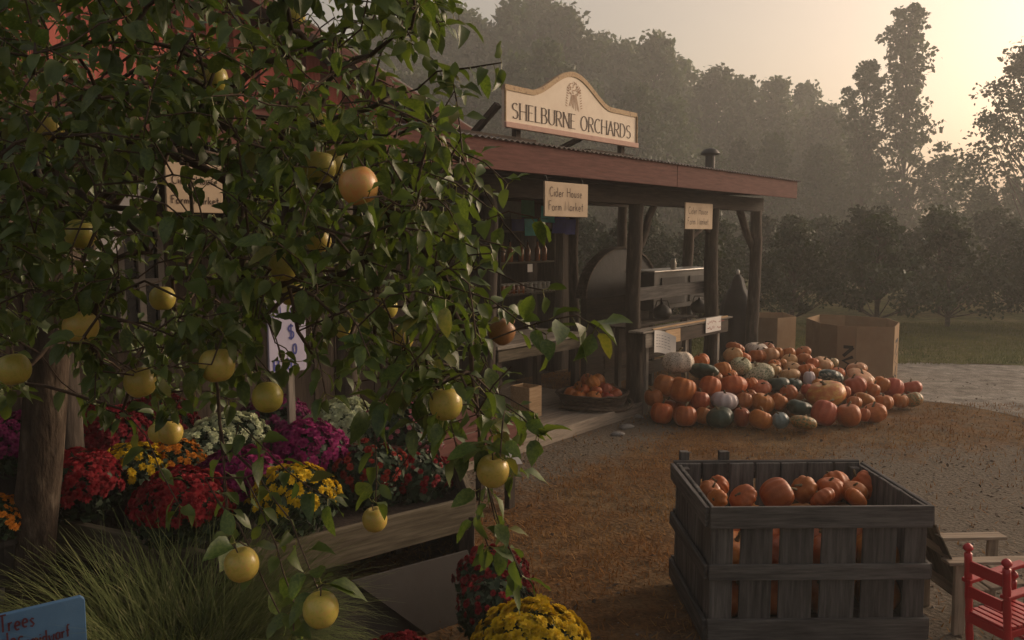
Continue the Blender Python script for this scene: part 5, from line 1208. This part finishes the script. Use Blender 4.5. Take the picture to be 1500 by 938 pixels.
# apples hang from short stems joined to the nearest twig
AP = [(525, 272, 57, 'b'), (470, 893, 55, 'a'), (354, 827, 52, 'a'), (549, 761, 38, 'a'), (722, 690, 50, 'a'), (588, 495, 37, 'a'), (565, 450, 36, 'a'), (428, 430, 38, 'a'), (415, 391, 42, 'a'), (238, 437, 37, 'a'), (118, 479, 50, 'a'), (20, 541, 48, 'a'),
      (118, 343, 44, 'a'), (312, 115, 42, 'a'), (468, 245, 48, 'a'), (466, 180, 34, 'a'), (318, 535, 52, 'a'), (205, 560, 46, 'a'), (392, 582, 46, 'a'), (250, 634, 36, 'a'), (653, 592, 50, 'a'), (466, 352, 38, 'a'), (72, 190, 40, 'a'), (232, 634, 30, 'a'), (735, 486, 40, 'r'), (505, 485, 26, 'a'), (486, 240, 44, 'a'), (430, 20, 34, 'a')]
am = MB()
prof = [(.006, .36), (.05, .385), (.12, .43), (.20, .445), (.30, .415), (.39, .335), (.46, .21), (.495, .06), (.49, -.09), (.45, -.23), (.375, -.35), (.28, -.43), (.19, -.465), (.11, -.465), (.06, -.44), (.006, -.43)]
ame = am.lathe(list(reversed(prof)), 24, fx=lambda a, j: 1 + .025 * math.cos(5 * a) * (1 if j < 5 else .2)).mesh('apple', True); ame.materials.append(MATS['apple_skin'])
sme = MB().tube([(0, 0, .28), (.02, 0, .42), (.05, .01, .62)], [.02, .018, .026], 6).mesh('stem', True); sme.materials.append(MATS['twig'])
AL = {'b': 'orange blushed ripe apple hanging on the tree in front of the red fascia', 'a': 'yellow green apple hanging among the leaves of the apple tree', 'r': 'apple coloured brown as if in shade, hanging in front of the porch table'}
APL = {(470, 893): 'yellow apple hanging lowest of all, in front of the propped panels', (354, 827): 'yellow apple hanging in front of the long grass clump', (549, 761): 'small yellow green apple hanging against the front board of the flower bed',
       (722, 690): 'yellow apple hanging beside the white card at the end of the bed', (118, 479): 'yellow green apple hanging right before the top of the trunk', (20, 541): 'yellow green apple hanging on the far side of the trunk',
       (468, 245): 'yellow apple hanging directly beside the orange blushed one', (653, 592): 'shaded yellow apple hanging before the reddish bench', (312, 115): 'yellow apple hanging high against the red barn wall'}
for px, py, dia, c in AP:
    d = .077 * FPX / dia; d = max(1.55, min(d, 2.7)); size = dia * d / FPX; p = at(px, py, d)
    o = bpy.data.objects.new('apple', ame); col.objects.link(o); o.location = p; o.scale = (size,) * 3; o.rotation_euler = (random.gauss(0, .18), random.gauss(0, .18), random.uniform(0, 6.28))
    own_l = APL.get((px, py)); tag(o, own_l or AL[c], 'apple', 'apples on the tree' if c == 'a' and not own_l else None)
    if c != 'a': own_mat(o, {'b': 'apple_blush', 'r': 'apple_shaded'}[c])
    s_ = bpy.data.objects.new('stem', sme); col.objects.link(s_); s_.parent = o
    top = o.matrix_basis @ Vector((.05, .01, .60)); j, dist = nearest(top)
    chain(([ND[j].lerp(top, .5) + Vector((0, 0, .04))] if dist > .15 else []) + [top + Vector((.01, 0, .012))], j)
    for k in range(3): add_leaf(top + Vector((0, 0, .01)), Vector((random.gauss(0, .3), random.gauss(0, .3), 1)).normalized(), k * 1.6 + px, .075, .1)
# branch radii (pipe model) and mesh
n = len(ND); ch_ = [[] for _ in range(n)]
for i, p in enumerate(PAR):
    if p >= 0: ch_[p].append(i)
rad = [0.0] * n
order = []; stack = [i for i in range(n) if PAR[i] == -1]
while stack:
    i = stack.pop(); order.append(i); stack += ch_[i]
for i in reversed(order): rad[i] = .0018 if not ch_[i] else min(.055, (sum(rad[c] ** 2.5 for c in ch_[i])) ** .4 + .00006)
m = MB()
starts = [(i, c) for i in range(n) for c in ch_[i] if (PAR[i] == -1 or c != max(ch_[i], key=lambda q: rad[q]))]
for a, c in starts:
    pts = [ND[a], ND[c]]; rr = [rad[c], rad[c]]; cur = c
    while ch_[cur]:
        cur = max(ch_[cur], key=lambda q: rad[q]); pts.append(ND[cur]); rr.append(rad[cur])
    cl = [pts[0]]; cr_ = [rr[0]]
    for p, q in zip(pts[1:], rr[1:]):
        if (p - cl[-1]).length > 1e-4: cl.append(p); cr_.append(q)
    if len(cl) > 1: m.tube([loc_t(p) for p in cl], cr_, 7 if max(cr_) > .01 else 5, cap=False)
m.build('branches', 'twig', tree, smooth=True)
# leaves: folded along the midrib and curling down towards the tip
ls = [0, .12, .35, .6, .82, 1.0]; lw = [.03, .19, .285, .255, .14, .0]
def leaf_template(curl, fold, wav):
    V, F_ = [], []
    for x, w in zip(ls, lw):
        zc = -curl * x * x
        V += [(x, -w, zc + fold * w + wav * math.sin(x * 9) * w), (x, 0, zc), (x, w, zc + fold * w - wav * math.sin(x * 9 + 1) * w)]
    for i in range(5):
        a = i * 3; F_ += [(a, a + 3, a + 4, a + 1), (a + 1, a + 4, a + 5, a + 2)]
    return np.array(V), F_
LT = [leaf_template(random.uniform(.1, .6), random.uniform(.15, .75), random.uniform(.05, .4)) for _ in range(6)]
leaf_me = []
for V, F_ in LT:
    me_ = bpy.data.meshes.new('leaf'); me_.from_pydata(V.tolist(), [], F_); me_.polygons.foreach_set('use_smooth', [True] * len(F_)); me_.materials.append(MATS['apple_leaf']); leaf_me.append(me_)
LEAF = [l_ for l_ in LEAF if (l_[1] - cam.location).length > 1.25]
def pix(v):
    v = v - cam.location; y = v.y * math.cos(PITCH) - v.z * math.sin(PITCH); z = v.z * math.cos(PITCH) + v.y * math.sin(PITCH)
    return (750 + FPX * v.x / y, 469 - FPX * z / y, v.y) if y > .2 else (-999, -999, 9)
# thin the crown where the photograph shows it open: round the fruit and at its ragged right edge
THIN = [(138, 60, 206, 114, .6), (160, 335, 242, 490, .65), (386, 430, 452, 550, .6), (300, 15, 352, 92, .5), (110, 0, 140, 40, .5), (735, 100, 938, 222, 1.0), (784, 255, 868, 328, 1.0), (690, 255, 800, 455, .45), (700, 500, 790, 585, .6), (735, 290, 812, 440, .6), (690, 560, 830, 600, .3), (232, 236, 330, 316, .7)]
APX = [(a, b, c, max(1.55, min(.077 * FPX / c, 2.7))) for a, b, c, _ in AP]
def open_here(l_):
    x, y, d = pix(l_[1] + l_[2] * l_[4] * .5)
    for a, b, c, e, k in THIN:
        if a < x < c and b < y < e and random.random() < k: return True
    for a, b, c, ad in APX:
        if d < ad + .02 and (x - a) ** 2 + (y - b) ** 2 < (c * .55) ** 2 and random.random() < .85: return True
    return False
LEAF = [l_ for l_ in LEAF if not open_here(l_)]
def vis(l_):
    c = l_[1] + l_[2] * l_[4] * .5; v = c - cam.location; x = v.x; y = v.y * math.cos(PITCH) - v.z * math.sin(PITCH); z = v.z * math.cos(PITCH) + v.y * math.sin(PITCH)
    if y < .5 or abs(x / y) > .625 or abs(z / y) > .39: return 0
    return abs(l_[3].dot(v.normalized())) * l_[4] ** 2 / v.length ** 2
order = sorted(range(len(LEAF)), key=lambda i: -vis(LEAF[i])); own = set(order[:300])
def leaf_mat4(l_):
    p, pet, d, nn, s = l_; y = nn.cross(d).normalized(); z = d.cross(y)
    return Matrix(((d.x * s, y.x * s, z.x * s, pet.x), (d.y * s, y.y * s, z.y * s, pet.y), (d.z * s, y.z * s, z.z * s, pet.z), (0, 0, 0, 1)))
bulk = {'apple_leaf': [[], []], 'apple_leaf_yellow': [[], []]}
pet_m = MB(); shift = Matrix.Translation(-TO)
for i, l_ in enumerate(LEAF):
    k = random.randrange(6); M4 = leaf_mat4(l_); mt = 'apple_leaf_yellow' if random.random() < .035 else 'apple_leaf'
    if i in own:
        o = bpy.data.objects.new('leaf', leaf_me[k]); col.objects.link(o); o.parent = tree; o.matrix_local = shift @ M4
        if mt != 'apple_leaf': own_mat(o, mt)
    else:
        V, F_ = LT[k]; A4 = np.array(shift @ M4); W_ = V @ A4[:3, :3].T + A4[:3, 3]; b = bulk[mt]; o0 = sum(len(v) for v in b[0]); b[0].append(W_); b[1] += [tuple(q + o0 for q in f) for f in F_]
    pet_m.tube([loc_t(l_[0]), loc_t(l_[1])], .0011, 3, cap=False)
for mt, (vv, ff) in bulk.items():
    if not vv: continue
    me_ = bpy.data.meshes.new('foliage'); me_.from_pydata(np.concatenate(vv).tolist(), [], ff); me_.polygons.foreach_set('use_smooth', [True] * len(ff)); me_.materials.append(MATS[mt])
    link('foliage', me_, None, tree)['kind'] = 'stuff'
po = pet_m.build('leaf_stalks', 'apple_leaf_yellow', tree); po['kind'] = 'stuff'

# ================================================================== HAZE
hz, hn, hl, hb_ = nodes_of('haze'); hn.remove(hb_)
pv = hn.new("ShaderNodeVolumePrincipled"); pv.inputs['Color'].default_value = (.90, .90, .87, 1); pv.inputs['Density'].default_value = .0040; pv.inputs['Anisotropy'].default_value = .35
hl.new(pv.outputs[0], hn["Material Output"].inputs['Volume']); MATS['haze'] = hz
tag(MB().box((20, 44, 15), (210, 112, 32)).build('haze', 'haze'), 'pale morning mist filling the air over yard and wood', 'haze', kind='stuff')
